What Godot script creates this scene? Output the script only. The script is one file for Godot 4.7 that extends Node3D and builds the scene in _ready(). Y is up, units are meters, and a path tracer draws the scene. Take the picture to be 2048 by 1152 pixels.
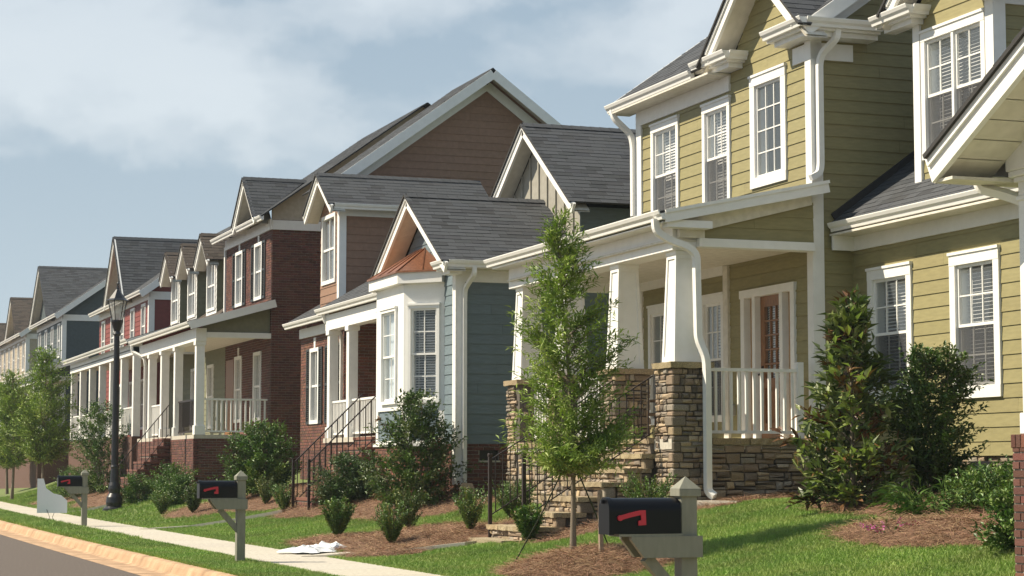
extends Node3D

# ---------------------------------------------------------------- mesh buffer
class MB:
	var v := PackedVector3Array()
	var n := PackedVector3Array()
	var c := PackedColorArray()
	var col := Color(1, 1, 1)
	func tri(a: Vector3, b: Vector3, d: Vector3) -> void:
		var nn := (b - a).cross(d - a)
		if nn.length_squared() < 1e-18:
			return
		nn = nn.normalized()
		v.append(a); v.append(d); v.append(b)
		for i in 3:
			n.append(nn); c.append(col)
	func trin(a: Vector3, b: Vector3, d: Vector3, na: Vector3, nb: Vector3, nd: Vector3) -> void:
		v.append(a); v.append(d); v.append(b)
		n.append(na); n.append(nd); n.append(nb)
		for i in 3:
			c.append(col)
	func quad(a: Vector3, b: Vector3, d: Vector3, e: Vector3) -> void:
		tri(a, b, d); tri(a, d, e)
	func hexa(p: Array) -> void:
		quad(p[0], p[4], p[6], p[2]); quad(p[1], p[3], p[7], p[5])
		quad(p[0], p[1], p[5], p[4]); quad(p[2], p[6], p[7], p[3])
		quad(p[0], p[2], p[3], p[1]); quad(p[4], p[5], p[7], p[6])
	func box(f: Transform3D, a: Vector3, b: Vector3) -> void:
		var p := []
		for k in 8:
			p.append(f * Vector3(b.x if k & 1 else a.x, b.y if k & 2 else a.y, b.z if k & 4 else a.z))
		hexa(p)
	func out(pts: Array, ctr: Vector3) -> void:
		var nn: Vector3 = (pts[1] - pts[0]).cross(pts[2] - pts[0])
		if nn.dot(pts[0] - ctr) < 0.0:
			pts.reverse()
		for i in range(1, pts.size() - 1):
			tri(pts[0], pts[i], pts[i + 1])
	func cbox(f: Transform3D, a: Vector3, b: Vector3, e: float) -> void:   # box with chamfered edges
		var ctr := f * ((a + b) * 0.5)
		var g := func(s: Vector3i, axis: int) -> Vector3:
			var q := Vector3()
			for k in 3:
				var hi: bool = s[k] > 0
				q[k] = (b[k] if hi else a[k]) + (0.0 if k == axis else (-e if hi else e))
			return f * q
		for k in 3:
			var l := (k + 1) % 3
			var m := (k + 2) % 3
			for s in [-1, 1]:
				var fc := []
				for uv in [[-1, -1], [1, -1], [1, 1], [-1, 1]]:
					var sv := Vector3i(); sv[k] = s; sv[l] = uv[0]; sv[m] = uv[1]
					fc.append(g.call(sv, k))
				out(fc, ctr)
				for s2 in [-1, 1]:
					var s0 := Vector3i(); s0[k] = s; s0[l] = s2; s0[m] = -1
					var s1 := Vector3i(); s1[k] = s; s1[l] = s2; s1[m] = 1
					out([g.call(s0, k), g.call(s1, k), g.call(s1, l), g.call(s0, l)], ctr)
		for x in [-1, 1]:
			for y in [-1, 1]:
				for z in [-1, 1]:
					var sv := Vector3i(x, y, z)
					out([g.call(sv, 0), g.call(sv, 1), g.call(sv, 2)], ctr)
	func bar(p: Vector3, q: Vector3, up: Vector3, w: float, h: float) -> void:   # beam of width w, height h, centred on the line
		var z := (q - p)
		var l := z.length()
		z = z / l
		var x := up.cross(z).normalized()
		var y := z.cross(x)
		box(Transform3D(Basis(x, y, z), p), Vector3(-w / 2, -h / 2, 0), Vector3(w / 2, h / 2, l))
	func tube(pts: Array, rad: Array, k := 8, smooth := true, twist := 0.0) -> void:
		var rings := []
		var x := Vector3()
		for i in pts.size():
			var d: Vector3 = (pts[mini(i + 1, pts.size() - 1)] - pts[maxi(i - 1, 0)]).normalized()
			if i == 0:
				x = d.cross(Vector3(0, 0, 1) if absf(d.z) < 0.9 else Vector3(1, 0, 0)).normalized()
			x = (x - d * x.dot(d)).normalized()
			var y := d.cross(x)
			var ring := []
			var r: float = rad[mini(i, rad.size() - 1)]
			for j in k:
				var a := TAU * j / k + twist
				var dd := x * cos(a) + y * sin(a)
				ring.append([pts[i] + dd * r, dd])
			rings.append(ring)
		for i in rings.size() - 1:
			for j in k:
				var a = rings[i][j]; var b = rings[i][(j + 1) % k]; var d = rings[i + 1][(j + 1) % k]; var e = rings[i + 1][j]
				if smooth:
					trin(a[0], b[0], d[0], a[1], b[1], d[1]); trin(a[0], d[0], e[0], a[1], d[1], e[1])
				else:
					quad(a[0], b[0], d[0], e[0])
		for j in range(1, k - 1):
			tri(rings[0][0][0], rings[0][j + 1][0], rings[0][j][0])
			var t = rings[-1]
			tri(t[0][0], t[j][0], t[j + 1][0])
	func lathe(o: Vector3, prof: Array, k := 20) -> void:   # prof: (radius, height) from the bottom up
		for i in prof.size() - 1:
			var p: Vector2 = prof[i]
			var q: Vector2 = prof[i + 1]
			var t := Vector2(q.y - p.y, p.x - q.x).normalized()
			for j in k:
				var a := TAU * j / k
				var b := TAU * (j + 1) / k
				var da := Vector3(cos(a), 0, -sin(a))
				var db := Vector3(cos(b), 0, -sin(b))
				var na := (da * t.x + Vector3(0, t.y, 0))
				var nb := (db * t.x + Vector3(0, t.y, 0))
				var p0 := o + da * p.x + Vector3(0, p.y, 0); var p1 := o + db * p.x + Vector3(0, p.y, 0)
				var q0 := o + da * q.x + Vector3(0, q.y, 0); var q1 := o + db * q.x + Vector3(0, q.y, 0)
				if p.x > 1e-5: trin(p0, p1, q1, na, nb, nb)
				if q.x > 1e-5: trin(p0, q1, q0, na, nb, na)
	func plate(f: Transform3D, poly: PackedVector2Array, t_lo: float, t_hi: float, back: float, v0: float, v1: float) -> void:
		# a flat piece: outline in (u, v), its face leaning from t_lo at v0 to t_hi at v1, its back at t = back
		if Geometry2D.is_polygon_clockwise(poly):
			poly = poly.duplicate(); poly.reverse()
		var fr := []
		var bk := []
		for p in poly:
			var t := lerpf(t_lo, t_hi, (p.y - v0) / (v1 - v0))
			fr.append(f * Vector3(p.x, p.y, t)); bk.append(f * Vector3(p.x, p.y, back))
		var ix: PackedInt32Array = [0, 1, 2, 0, 2, 3] if poly.size() == 4 else Geometry2D.triangulate_polygon(poly)
		for i in range(0, ix.size(), 3):
			var a := ix[i]; var b := ix[i + 1]; var d := ix[i + 2]
			if (poly[b] - poly[a]).cross(poly[d] - poly[a]) < 0:
				var s := b; b = d; d = s
			tri(fr[a], fr[b], fr[d]); tri(bk[a], bk[d], bk[b])
		for i in poly.size():
			var j := (i + 1) % poly.size()
			quad(bk[i], bk[j], fr[j], fr[i])
	func extr(f: Transform3D, prof: Array, u0: float, u1: float) -> void:   # outline in (t, v) swept along u
		var poly := PackedVector2Array()
		for p in prof: poly.append(p)
		var g := Transform3D(Basis(f.basis.z, f.basis.y, -f.basis.x), f * Vector3(u0, 0, 0))
		plate(g, poly, 0, 0, -(u1 - u0), 0, 1)

var V0 := Vector3.ZERO
var UP := Vector3.UP
var ID := Transform3D()
var M := {}
var orgs := {}
var tally := {}
var rng := RandomNumberGenerator.new()

func rf(a: float, b: float) -> float: return rng.randf_range(a, b)
func fx(x: float) -> Transform3D: return Transform3D(Basis(Vector3(0, 0, 1), UP, Vector3(-1, 0, 0)), Vector3(x, 0, 0))    # wall facing the street: (z, y, proud)
func fz(z: float) -> Transform3D: return Transform3D(Basis(Vector3(1, 0, 0), UP, Vector3(0, 0, 1)), Vector3(0, 0, z))      # wall facing the camera's side: (x, y, proud)
func rx(x: float, y: float, m: float) -> Transform3D:   # roof plane rising towards +X from an eave: (z, slope length, proud)
	var d := Vector2(1, m).normalized()
	return Transform3D(Basis(Vector3(0, 0, 1), Vector3(d.x, d.y, 0), Vector3(-d.y, d.x, 0)), Vector3(x, y, 0))
func rxb(x: float, y: float, m: float) -> Transform3D:  # roof plane rising towards -X: (-z, s, proud)
	var d := Vector2(1, m).normalized()
	return Transform3D(Basis(Vector3(0, 0, -1), Vector3(-d.x, d.y, 0), Vector3(d.y, d.x, 0)), Vector3(x, y, 0))
func rz(z: float, y: float, m: float) -> Transform3D:   # roof plane facing +Z: (x, s, proud)
	var d := Vector2(1, m).normalized()
	return Transform3D(Basis(Vector3(1, 0, 0), Vector3(0, d.y, -d.x), Vector3(0, d.x, d.y)), Vector3(0, y, z))
func rzb(z: float, y: float, m: float) -> Transform3D:  # roof plane facing -Z: (-x, s, proud)
	var d := Vector2(1, m).normalized()
	return Transform3D(Basis(Vector3(-1, 0, 0), Vector3(0, d.y, d.x), Vector3(0, d.x, -d.y)), Vector3(0, y, z))
func P2(a: Array) -> PackedVector2Array:
	var p := PackedVector2Array()
	for i in range(0, a.size(), 2): p.append(Vector2(a[i], a[i + 1]))
	return p
func R2(a: float, b: float, c: float, d: float) -> PackedVector2Array: return P2([a, b, c, b, c, d, a, d])

func lin(r: float, g: float, b: float) -> Color: return Color(r, g, b).linear_to_srgb()
func meshof(b: MB, o := Vector3.ZERO) -> ArrayMesh:
	var a := []
	a.resize(Mesh.ARRAY_MAX)
	var vv := b.v
	if o != V0:
		for i in vv.size(): vv[i] -= o
	a[Mesh.ARRAY_VERTEX] = vv; a[Mesh.ARRAY_NORMAL] = b.n; a[Mesh.ARRAY_COLOR] = b.c
	var m := ArrayMesh.new()
	m.add_surface_from_arrays(Mesh.PRIMITIVE_TRIANGLES, a)
	return m
func org(p: Node) -> Vector3: return orgs.get(p, V0)
func obj(called: String, b: MB, m: Material, parent: Node = self, stuff := false) -> MeshInstance3D:
	if b.v.is_empty(): return null
	var o := MeshInstance3D.new()
	o.name = called
	o.mesh = meshof(b, org(parent))
	o.material_override = null
	o.mesh.surface_set_material(0, m)
	orgs[o] = org(parent)
	if stuff: o.set_meta("kind", "stuff")
	parent.add_child(o, true)
	return o
func node(called: String, parent: Node, at: Vector3) -> Node3D:
	var o := Node3D.new()
	o.name = called; o.position = at - org(parent)
	orgs[o] = at
	parent.add_child(o, true)
	return o
func part(called: String, parent: Node) -> Node3D: return node(called, parent, org(parent))
func tag(o: Node, label: String, category: String, group := "") -> Node:
	o.set_meta("label", label); o.set_meta("category", category)
	if group: o.set_meta("group", group)
	return o
func thing(called: String, at: Vector3, label: String, category: String, group := "") -> Node3D:
	return tag(node(called, self, at), label, category, group)
func struct(called: String, b: MB, m: Material) -> MeshInstance3D:
	var o := obj(called, b, m)
	o.set_meta("kind", "structure")
	return o
func scatter(called: String, mesh: Mesh, m: Material, parent: Node, xs: Array, cols: Array) -> MultiMeshInstance3D:
	var mm := MultiMesh.new()
	mm.transform_format = MultiMesh.TRANSFORM_3D
	mm.use_colors = true
	mm.mesh = mesh
	mm.instance_count = xs.size()
	var o := org(parent)
	for i in xs.size():
		var t: Transform3D = xs[i]
		t.origin -= o
		mm.set_instance_transform(i, t); mm.set_instance_color(i, cols[i])
	var k := MultiMeshInstance3D.new()
	k.name = called; k.multimesh = mm; k.material_override = m
	k.set_meta("kind", "stuff")
	parent.add_child(k, true)
	return k
func noise_tex(freq: float, lo: Color, hi: Color, seed_ := 1, oct := 4, size := 512, normal := false, bump := 4.0) -> NoiseTexture2D:
	var f := FastNoiseLite.new()
	f.seed = seed_; f.frequency = freq; f.fractal_octaves = oct
	f.noise_type = FastNoiseLite.TYPE_SIMPLEX_SMOOTH
	var t := NoiseTexture2D.new()
	t.width = size; t.height = size; t.seamless = true; t.noise = f
	if normal:
		t.as_normal_map = true; t.bump_strength = bump
	else:
		var g := Gradient.new()
		g.set_color(0, lo); g.set_color(1, hi)
		t.color_ramp = g
	return t
func mat(nm: String, col: Color, rough := 0.7, o := {}) -> StandardMaterial3D:
	var m := StandardMaterial3D.new()
	m.resource_name = nm
	m.albedo_color = col.linear_to_srgb(); m.roughness = rough
	m.vertex_color_use_as_albedo = o.get("vc", false)
	m.metallic = o.get("metal", 0.0)
	m.metallic_specular = o.get("spec", 0.5)
	if o.has("tex"):
		m.albedo_texture = o.tex
		m.uv1_triplanar = true; m.uv1_world_triplanar = true
		m.uv1_scale = o.get("scale", Vector3.ONE)
	if o.has("nrm"):
		m.normal_enabled = true; m.normal_texture = o.nrm; m.normal_scale = o.get("ns", 1.0)
		m.uv1_triplanar = true; m.uv1_world_triplanar = true
		m.uv1_scale = o.get("scale", Vector3.ONE)
	if o.has("back"):
		m.backlight_enabled = true; m.backlight = (o.back as Color).linear_to_srgb()
	M[nm] = m
	return m

# ---------------------------------------------------------------- the lie of the land
func bend(z: float) -> float:
	var d := maxf(0.0, -z - 35.0)
	return 0.0004 * d * d
func ground(x0: float, z: float) -> float:
	var x := x0 - bend(z)
	var px := [7.3, 8.2, 9.6, 11.0, 12.2, 14.5, 18.0]
	var py := [0.0, 0.06, 0.26, 0.58, 0.80, 0.93, 1.0]
	var y := 0.0
	if x >= 18.0: y = 1.0
	else:
		for i in 6:
			if x >= px[i] and x < px[i + 1]: y = lerpf(py[i], py[i + 1], (x - px[i]) / (px[i + 1] - px[i]))
	return y + 0.45 * clampf((-z - 34.0) / 22.0, 0.0, 1.0) * smoothstep(7.5, 12.0, x)

# ---------------------------------------------------------------- walls, boards, shingles, bricks, stones
func clip(polys: Array, rect: PackedVector2Array) -> Array:
	var r := []
	for p in polys: r.append_array(Geometry2D.intersect_polygons(p, rect))
	return r
func lap(poly: PackedVector2Array, holes: Array, step: float, w := 0.0, gap := 0.003) -> Array:
	# cuts an outline into courses (and, with w, into pieces along each course): [outline, v0, v1]
	var lo := Vector2(1e9, 1e9); var hi := -lo
	for p in poly: lo = lo.min(p); hi = hi.max(p)
	var res := []
	var v := lo.y
	var k := 0
	while v < hi.y - 0.004:
		var v1 := v + step
		var ps := clip([poly], R2(lo.x - 1, v, hi.x + 1, v1))
		for h in holes:
			var nx := []
			for p in ps: nx.append_array(Geometry2D.clip_polygons(p, h))
			ps = nx
		if w > 0.0:
			var u := lo.x - w * (0.5 if k % 2 else 0.0) - rf(0, w * 0.4)
			while u < hi.x:
				for q in clip(ps, R2(u + gap, v, u + w - gap, v1)): res.append([q, v, v1])
				u += w
		else:
			for p in ps: res.append([p, v, v1])
		v = v1; k += 1
	return res
func room(parent: Node, called: String) -> bool:
	var key := [parent, called]
	tally[key] = tally.get(key, 0) + 1
	return tally[key] <= 300
func siding(parent: Node, f: Transform3D, poly: PackedVector2Array, holes: Array, m: Material, solo := true, step := 0.178, core := 0.13) -> void:
	var wall := MB.new(); var rest := MB.new()
	for p in lap(poly, holes, step, 3.66, 0.0012):
		wall.plate(f, p[0], 0, 0, -core, p[1], p[2])
		var g := 1.0 + rf(-0.06, 0.05)
		var b := MB.new() if solo else rest
		b.col = Color(g, g * rf(0.985, 1.01), g * rf(0.97, 1.01))
		b.plate(f, p[0], 0.017, 0.004, 0.0005, p[1], p[2])
		if solo:
			if room(parent, "siding_board"): obj("siding_board", b, m, parent)
			else:
				rest.v.append_array(b.v); rest.n.append_array(b.n); rest.c.append_array(b.c)
	obj("wall", wall, m, parent)
	obj("siding", rest, m, parent, true)
func roof(parent: Node, f: Transform3D, poly: PackedVector2Array, m: Material, solo := false, step := 0.145, w := 0.32, thick := 0.03) -> void:
	var deck := MB.new(); var rest := MB.new()
	deck.plate(f, poly, 0, 0, -thick, 0, 1)
	for p in lap(poly, [], step, w):
		var g := rf(0.55, 1.45)
		var b := MB.new() if solo and tally.get([parent, "shingle"], 0) < 300 else rest
		b.col = Color(g * rf(0.96, 1.04), g, g * rf(0.96, 1.06))
		b.plate(f, p[0], 0.006 + rf(0, 0.005), 0.003, 0.001, p[1], p[2])
		if b != rest:
			room(parent, "shingle"); obj("shingle", b, m, parent)
	obj("roof_deck", deck, M.deck, parent)
	obj("shingles", rest, m, parent, true)
func spans(poly: PackedVector2Array, holes: Array, y: float) -> Array:
	var xs := []
	for i in poly.size():
		var a := poly[i]; var b := poly[(i + 1) % poly.size()]
		if (a.y > y) != (b.y > y): xs.append(a.x + (b.x - a.x) * (y - a.y) / (b.y - a.y))
	xs.sort()
	var sp := []
	for i in range(0, xs.size() - 1, 2): sp.append([xs[i], xs[i + 1]])
	for h in holes:
		var lo := Vector2(1e9, 1e9); var hi := -lo
		for p in h: lo = lo.min(p); hi = hi.max(p)
		if y < lo.y or y > hi.y: continue
		var nx := []
		for s in sp:
			if hi.x <= s[0] or lo.x >= s[1]: nx.append(s)
			else:
				if lo.x > s[0]: nx.append([s[0], lo.x])
				if hi.x < s[1]: nx.append([hi.x, s[1]])
		sp = nx
	return sp
var brick_meshes := []
func brick_color(tone: Color) -> Color:
	var g := rf(0.62, 1.25)
	return Color(tone.r * g, tone.g * g * rf(0.85, 1.15), tone.b * g * rf(0.85, 1.2))
func bricks(parent: Node, f: Transform3D, poly: PackedVector2Array, holes: Array, tone: Color, solo := false, core := 0.12) -> void:
	var wall := MB.new()
	for p in lap(poly, holes, 0.0667 * 3): wall.plate(f, p[0], 0, 0, -core, p[1], p[2])
	obj("wall", wall, M.mortar, parent)
	var lo := Vector2(1e9, 1e9); var hi := -lo
	for p in poly: lo = lo.min(p); hi = hi.max(p)
	var xs := []; var cols := []
	var L := 0.2; var H := 0.0667
	var k := 0
	var y := lo.y
	while y < hi.y - 0.02:
		for s in spans(poly, holes, y + H / 2):
			var u: float = s[0] - (L / 2 if k % 2 else 0.0)
			while u < s[1]:
				var a := maxf(u, s[0]) + 0.005; var b := minf(u + L, s[1]) - 0.005
				if b - a > 0.012:
					var t := f * Transform3D(Basis.from_scale(Vector3(b - a, H - 0.011, 0.011 + rf(0, 0.004))), Vector3((a + b) / 2, y + H / 2, 0.0))
					if solo and room(parent, "brick"):
						var i := MeshInstance3D.new()
						i.name = "brick"; i.mesh = brick_mesh(tone)
						t.origin -= org(parent); i.transform = t
						parent.add_child(i, true)
					else:
						xs.append(t); cols.append(brick_color(tone))
				u += L
		y += H; k += 1
	if xs.size(): scatter("bricks", brick_mesh(Color(1, 1, 1), 7), M.vc, parent, xs, cols)
func brick_mesh(tone: Color, which := -1) -> ArrayMesh:
	if brick_meshes.is_empty():
		for i in 8:
			var b := MB.new()
			b.col = Color(1, 1, 1) if i == 7 else brick_color(tone)
			var q := [Vector3(-.5, -.5, 0), Vector3(.5, -.5, 0), Vector3(-.5, .5, 0), Vector3(.5, .5, 0), Vector3(-.485, -.45, 1), Vector3(.485, -.45, 1), Vector3(-.485, .45, 1), Vector3(.485, .45, 1)]
			b.hexa(q)
			var m := meshof(b)
			m.surface_set_material(0, M.vc)
			brick_meshes.append(m)
	return brick_meshes[which if which >= 0 else rng.randi_range(0, 6)]
var stone_tones := [Color(.29, .225, .16), Color(.33, .265, .19), Color(.22, .185, .15), Color(.36, .29, .205), Color(.26, .20, .15), Color(.265, .24, .205), Color(.30, .23, .17), Color(.37, .29, .19), Color(.19, .16, .13), Color(.31, .27, .225)]
func stone(b: MB, f: Transform3D, u0: float, v0: float, u1: float, v1: float, d: float, rough := 0.010) -> void:
	var tone: Color = stone_tones[rng.randi_range(0, stone_tones.size() - 1)]
	var g := rf(0.75, 1.35)
	b.col = Color(tone.r * g, tone.g * g, tone.b * g)
	var e := minf(0.018, 0.25 * minf(u1 - u0, v1 - v0))
	var rings := []
	for k in 3:
		var ins: float = [0.005, 0.007, e + 0.004][k]
		var t: float = [-0.02, d - e * 0.7, d][k]
		var r := []
		for c in [[u0 + ins, v0 + ins], [u1 - ins, v0 + ins], [u1 - ins, v1 - ins], [u0 + ins, v1 - ins]]:
			r.append(f * Vector3(c[0] + (rf(-1, 1) * rough * 0.8 if k else 0.0), c[1] + (rf(-1, 1) * rough * 0.7 if k else 0.0), t + (rf(-1, 1) * rough if k else 0.0)))
		rings.append(r)
	for k in 2:
		for i in 4:
			var j := (i + 1) % 4
			b.quad(rings[k][i], rings[k][j], rings[k + 1][j], rings[k + 1][i])
	var t3: Array = rings[2]
	var ctr: Vector3 = (t3[0] + t3[1] + t3[2] + t3[3]) / 4.0 + f.basis.z * rf(0.0, 0.012)
	for i in 4: b.tri(t3[i], t3[(i + 1) % 4], ctr)
func stonework(parent: Node, f: Transform3D, u0: float, v0: float, u1: float, v1: float, d := 0.05, solo := true, big := 1.0, ro := 0.010) -> void:
	var rest := MB.new()
	var y := v0
	while y < v1 - 0.02:
		var h := rf(0.05, 0.15) * big
		if v1 - y - h < 0.05: h = v1 - y
		var u := u0 + rf(-0.05, 0.0)
		while u < u1 - 0.01:
			var w := rf(0.09, 0.30) * big * (1.35 if h < 0.08 else 1.0)
			if u1 - u - w < 0.08: w = u1 - u
			var ua := maxf(u, u0)
			var cells := [[ua, y, u + w, y + h]]
			if h > 0.105 and rng.randf() < 0.5:
				var q := y + h * rf(0.35, 0.65)
				if w > 0.26 and rng.randf() < 0.6:
					var um := u + w * rf(0.35, 0.65)
					cells = [[ua, y, u + w, q], [ua, q, um, y + h], [um, q, u + w, y + h]]
				else: cells = [[ua, y, u + w, q], [ua, q, u + w, y + h]]
			for c in cells:
				var b := MB.new()
				stone(b, f, c[0], c[1], c[2], c[3], d + rf(-0.016, 0.018), ro)
				if solo and room(parent, "stone"): obj("stone", b, M.stone, parent)
				else:
					rest.v.append_array(b.v); rest.n.append_array(b.n); rest.c.append_array(b.c)
			u += w
		y += h
	obj("stones", rest, M.stone, parent, true)

# ---------------------------------------------------------------- windows, doors, gutters
func window(parent: Node, f: Transform3D, r: Array, o := {}) -> PackedVector2Array:
	# r = outer casing [u0, v0, u1, v1]; returns the hole to leave in the wall
	var cw: float = o.get("cw", 0.095); var head: float = o.get("head", 0.14); var sill: float = o.get("sill", 0.10)
	var W := part("window", parent)
	var a := MB.new()
	var u0: float = r[0]; var v0: float = r[1]; var u1: float = r[2]; var v1: float = r[3]
	var cm: Material = o.get("casing", M.trim)
	var pr := 0.042
	a.box(f, Vector3(u0, v0, -0.05), Vector3(u1, v0 + sill, pr + 0.004))
	a.box(f, Vector3(u0, v1 - head, -0.05), Vector3(u1, v1, pr + 0.004))
	a.box(f, Vector3(u0, v0 + sill, -0.05), Vector3(u0 + cw, v1 - head, pr))
	a.box(f, Vector3(u1 - cw, v0 + sill, -0.05), Vector3(u1, v1 - head, pr))
	a.box(f, Vector3(u0 - 0.012, v1 - 0.025, -0.05), Vector3(u1 + 0.012, v1 + 0.012, pr + 0.022))
	obj("casing", a, cm, W)
	var units: int = o.get("units", 1)
	var iu0 := u0 + cw; var iu1 := u1 - cw; var iv0 := v0 + sill; var iv1 := v1 - head
	var mul := 0.055
	var uw := (iu1 - iu0 - mul * (units - 1)) / units
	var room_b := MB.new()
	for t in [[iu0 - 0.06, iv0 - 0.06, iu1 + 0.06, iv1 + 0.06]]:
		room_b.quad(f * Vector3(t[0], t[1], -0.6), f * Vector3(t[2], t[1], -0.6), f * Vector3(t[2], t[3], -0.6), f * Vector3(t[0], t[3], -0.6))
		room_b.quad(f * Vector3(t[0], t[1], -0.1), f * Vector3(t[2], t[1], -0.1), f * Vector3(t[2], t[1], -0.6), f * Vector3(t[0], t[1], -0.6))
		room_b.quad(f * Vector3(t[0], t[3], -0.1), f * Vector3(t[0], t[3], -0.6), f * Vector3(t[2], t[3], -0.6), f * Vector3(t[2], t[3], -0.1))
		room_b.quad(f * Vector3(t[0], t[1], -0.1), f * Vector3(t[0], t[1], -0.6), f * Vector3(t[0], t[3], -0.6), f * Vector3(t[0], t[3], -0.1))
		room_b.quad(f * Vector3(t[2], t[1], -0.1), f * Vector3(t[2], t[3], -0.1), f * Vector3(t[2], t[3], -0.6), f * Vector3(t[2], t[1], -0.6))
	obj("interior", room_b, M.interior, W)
	var jb := MB.new()
	jb.box(f, Vector3(iu0 - 0.03, iv0 - 0.03, -0.19), Vector3(iu0, iv1 + 0.03, -0.057)); jb.box(f, Vector3(iu1, iv0 - 0.03, -0.19), Vector3(iu1 + 0.03, iv1 + 0.03, -0.057))
	jb.box(f, Vector3(iu0, iv1, -0.19), Vector3(iu1, iv1 + 0.03, -0.057)); jb.box(f, Vector3(iu0, iv0 - 0.03, -0.19), Vector3(iu1, iv0, -0.057))
	obj("jamb", jb, M.jamb, W)
	for k in units:
		var x0 := iu0 + k * (uw + mul); var x1 := x0 + uw
		if k: 
			var mb := MB.new(); mb.box(f, Vector3(x0 - mul, iv0, -0.05), Vector3(x0, iv1, pr - 0.006)); obj("mullion", mb, cm, W)
		var mid: float = lerpf(iv0, iv1, o.get("meet", 0.5))
		var leaves := [[mid - 0.02, iv1, 0.0, o.get("rt", 2), true], [iv0, mid + 0.02, -0.026, o.get("rb", 2), false]]
		if o.get("fixed", false): leaves = [[iv0, iv1, 0.0, o.get("rt", 4), true]]
		for l in leaves:
			var sa := MB.new(); var sw := 0.038
			var t0: float = -0.03 + l[2]; var t1: float = 0.004 + l[2]
			var y0: float = l[0]; var y1: float = l[1]
			sa.box(f, Vector3(x0, y0, t0), Vector3(x1, y0 + sw + (0.012 if not l[4] else 0.0), t1))
			sa.box(f, Vector3(x0, y1 - sw, t0), Vector3(x1, y1, t1))
			sa.box(f, Vector3(x0, y0 + sw, t0), Vector3(x0 + sw, y1 - sw, t1))
			sa.box(f, Vector3(x1 - sw, y0 + sw, t0), Vector3(x1, y1 - sw, t1))
			obj("sash", sa, M.trim, W)
			var mu := MB.new()
			var nc: int = o.get("cols", 2); var nr: int = l[3]
			for i in range(1, nc):
				var x := lerpf(x0 + sw, x1 - sw, float(i) / nc)
				mu.box(f, Vector3(x - 0.009, y0 + sw, t0 + 0.012), Vector3(x + 0.009, y1 - sw, t1 - 0.006))
			for i in range(1, nr):
				var y := lerpf(y0 + sw, y1 - sw, float(i) / nr)
				mu.box(f, Vector3(x0 + sw, y - 0.009, t0 + 0.013), Vector3(x1 - sw, y + 0.009, t1 - 0.007))
			obj("muntin", mu, M.trim, W)
			var pa := MB.new()
			var tp := t0 + 0.016
			pa.quad(f * Vector3(x0 + sw, y0 + sw, tp), f * Vector3(x1 - sw, y0 + sw, tp), f * Vector3(x1 - sw, y1 - sw, tp), f * Vector3(x0 + sw, y1 - sw, tp))
			obj("pane", pa, M.glass, W)
		if o.get("screen", false):
			var sc := MB.new()
			sc.quad(f * Vector3(x0 + 0.012, iv0 + 0.012, 0.001), f * Vector3(x1 - 0.012, iv0 + 0.012, 0.001), f * Vector3(x1 - 0.012, mid - 0.022, 0.001), f * Vector3(x0 + 0.012, mid - 0.022, 0.001))
			obj("insect_screen", sc, M.screen, W)
		if o.get("blind", false):
			var bl := MB.new()
			var y := iv0 + 0.02
			var pitch := 0.048
			while y < iv1 - 0.03:
				var q := Transform3D(f.basis * Basis(Vector3(1, 0, 0), o.get("tilt", 0.6)), f * Vector3(0, y, -0.15))
				bl.box(q, Vector3(x0 + 0.01, -0.001, -0.024), Vector3(x1 - 0.01, 0.001, 0.024))
				y += pitch
			for s in [0.18, 0.82]:
				var x := lerpf(x0, x1, s)
				bl.box(f, Vector3(x - 0.004, iv0, -0.122), Vector3(x + 0.004, iv1, -0.121))
			obj("blind", bl, M.blind, W)
		if o.get("curtain", false):
			var cu := MB.new()
			for i in 14:
				var xa := lerpf(x0, x1, i / 14.0); var xb := lerpf(x0, x1, (i + 1) / 14.0)
				var ta := -0.13 + (0.03 if i % 2 else 0.0); var tb := -0.13 + (0.0 if i % 2 else 0.03)
				cu.quad(f * Vector3(xa, iv0, ta), f * Vector3(xb, iv0, tb), f * Vector3(xb, iv1, tb), f * Vector3(xa, iv1, ta))
			obj("curtain", cu, M.curtain, W)
	return R2(iu0 - 0.012, iv0 - 0.012, iu1 + 0.012, iv1 + 0.012)
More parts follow.
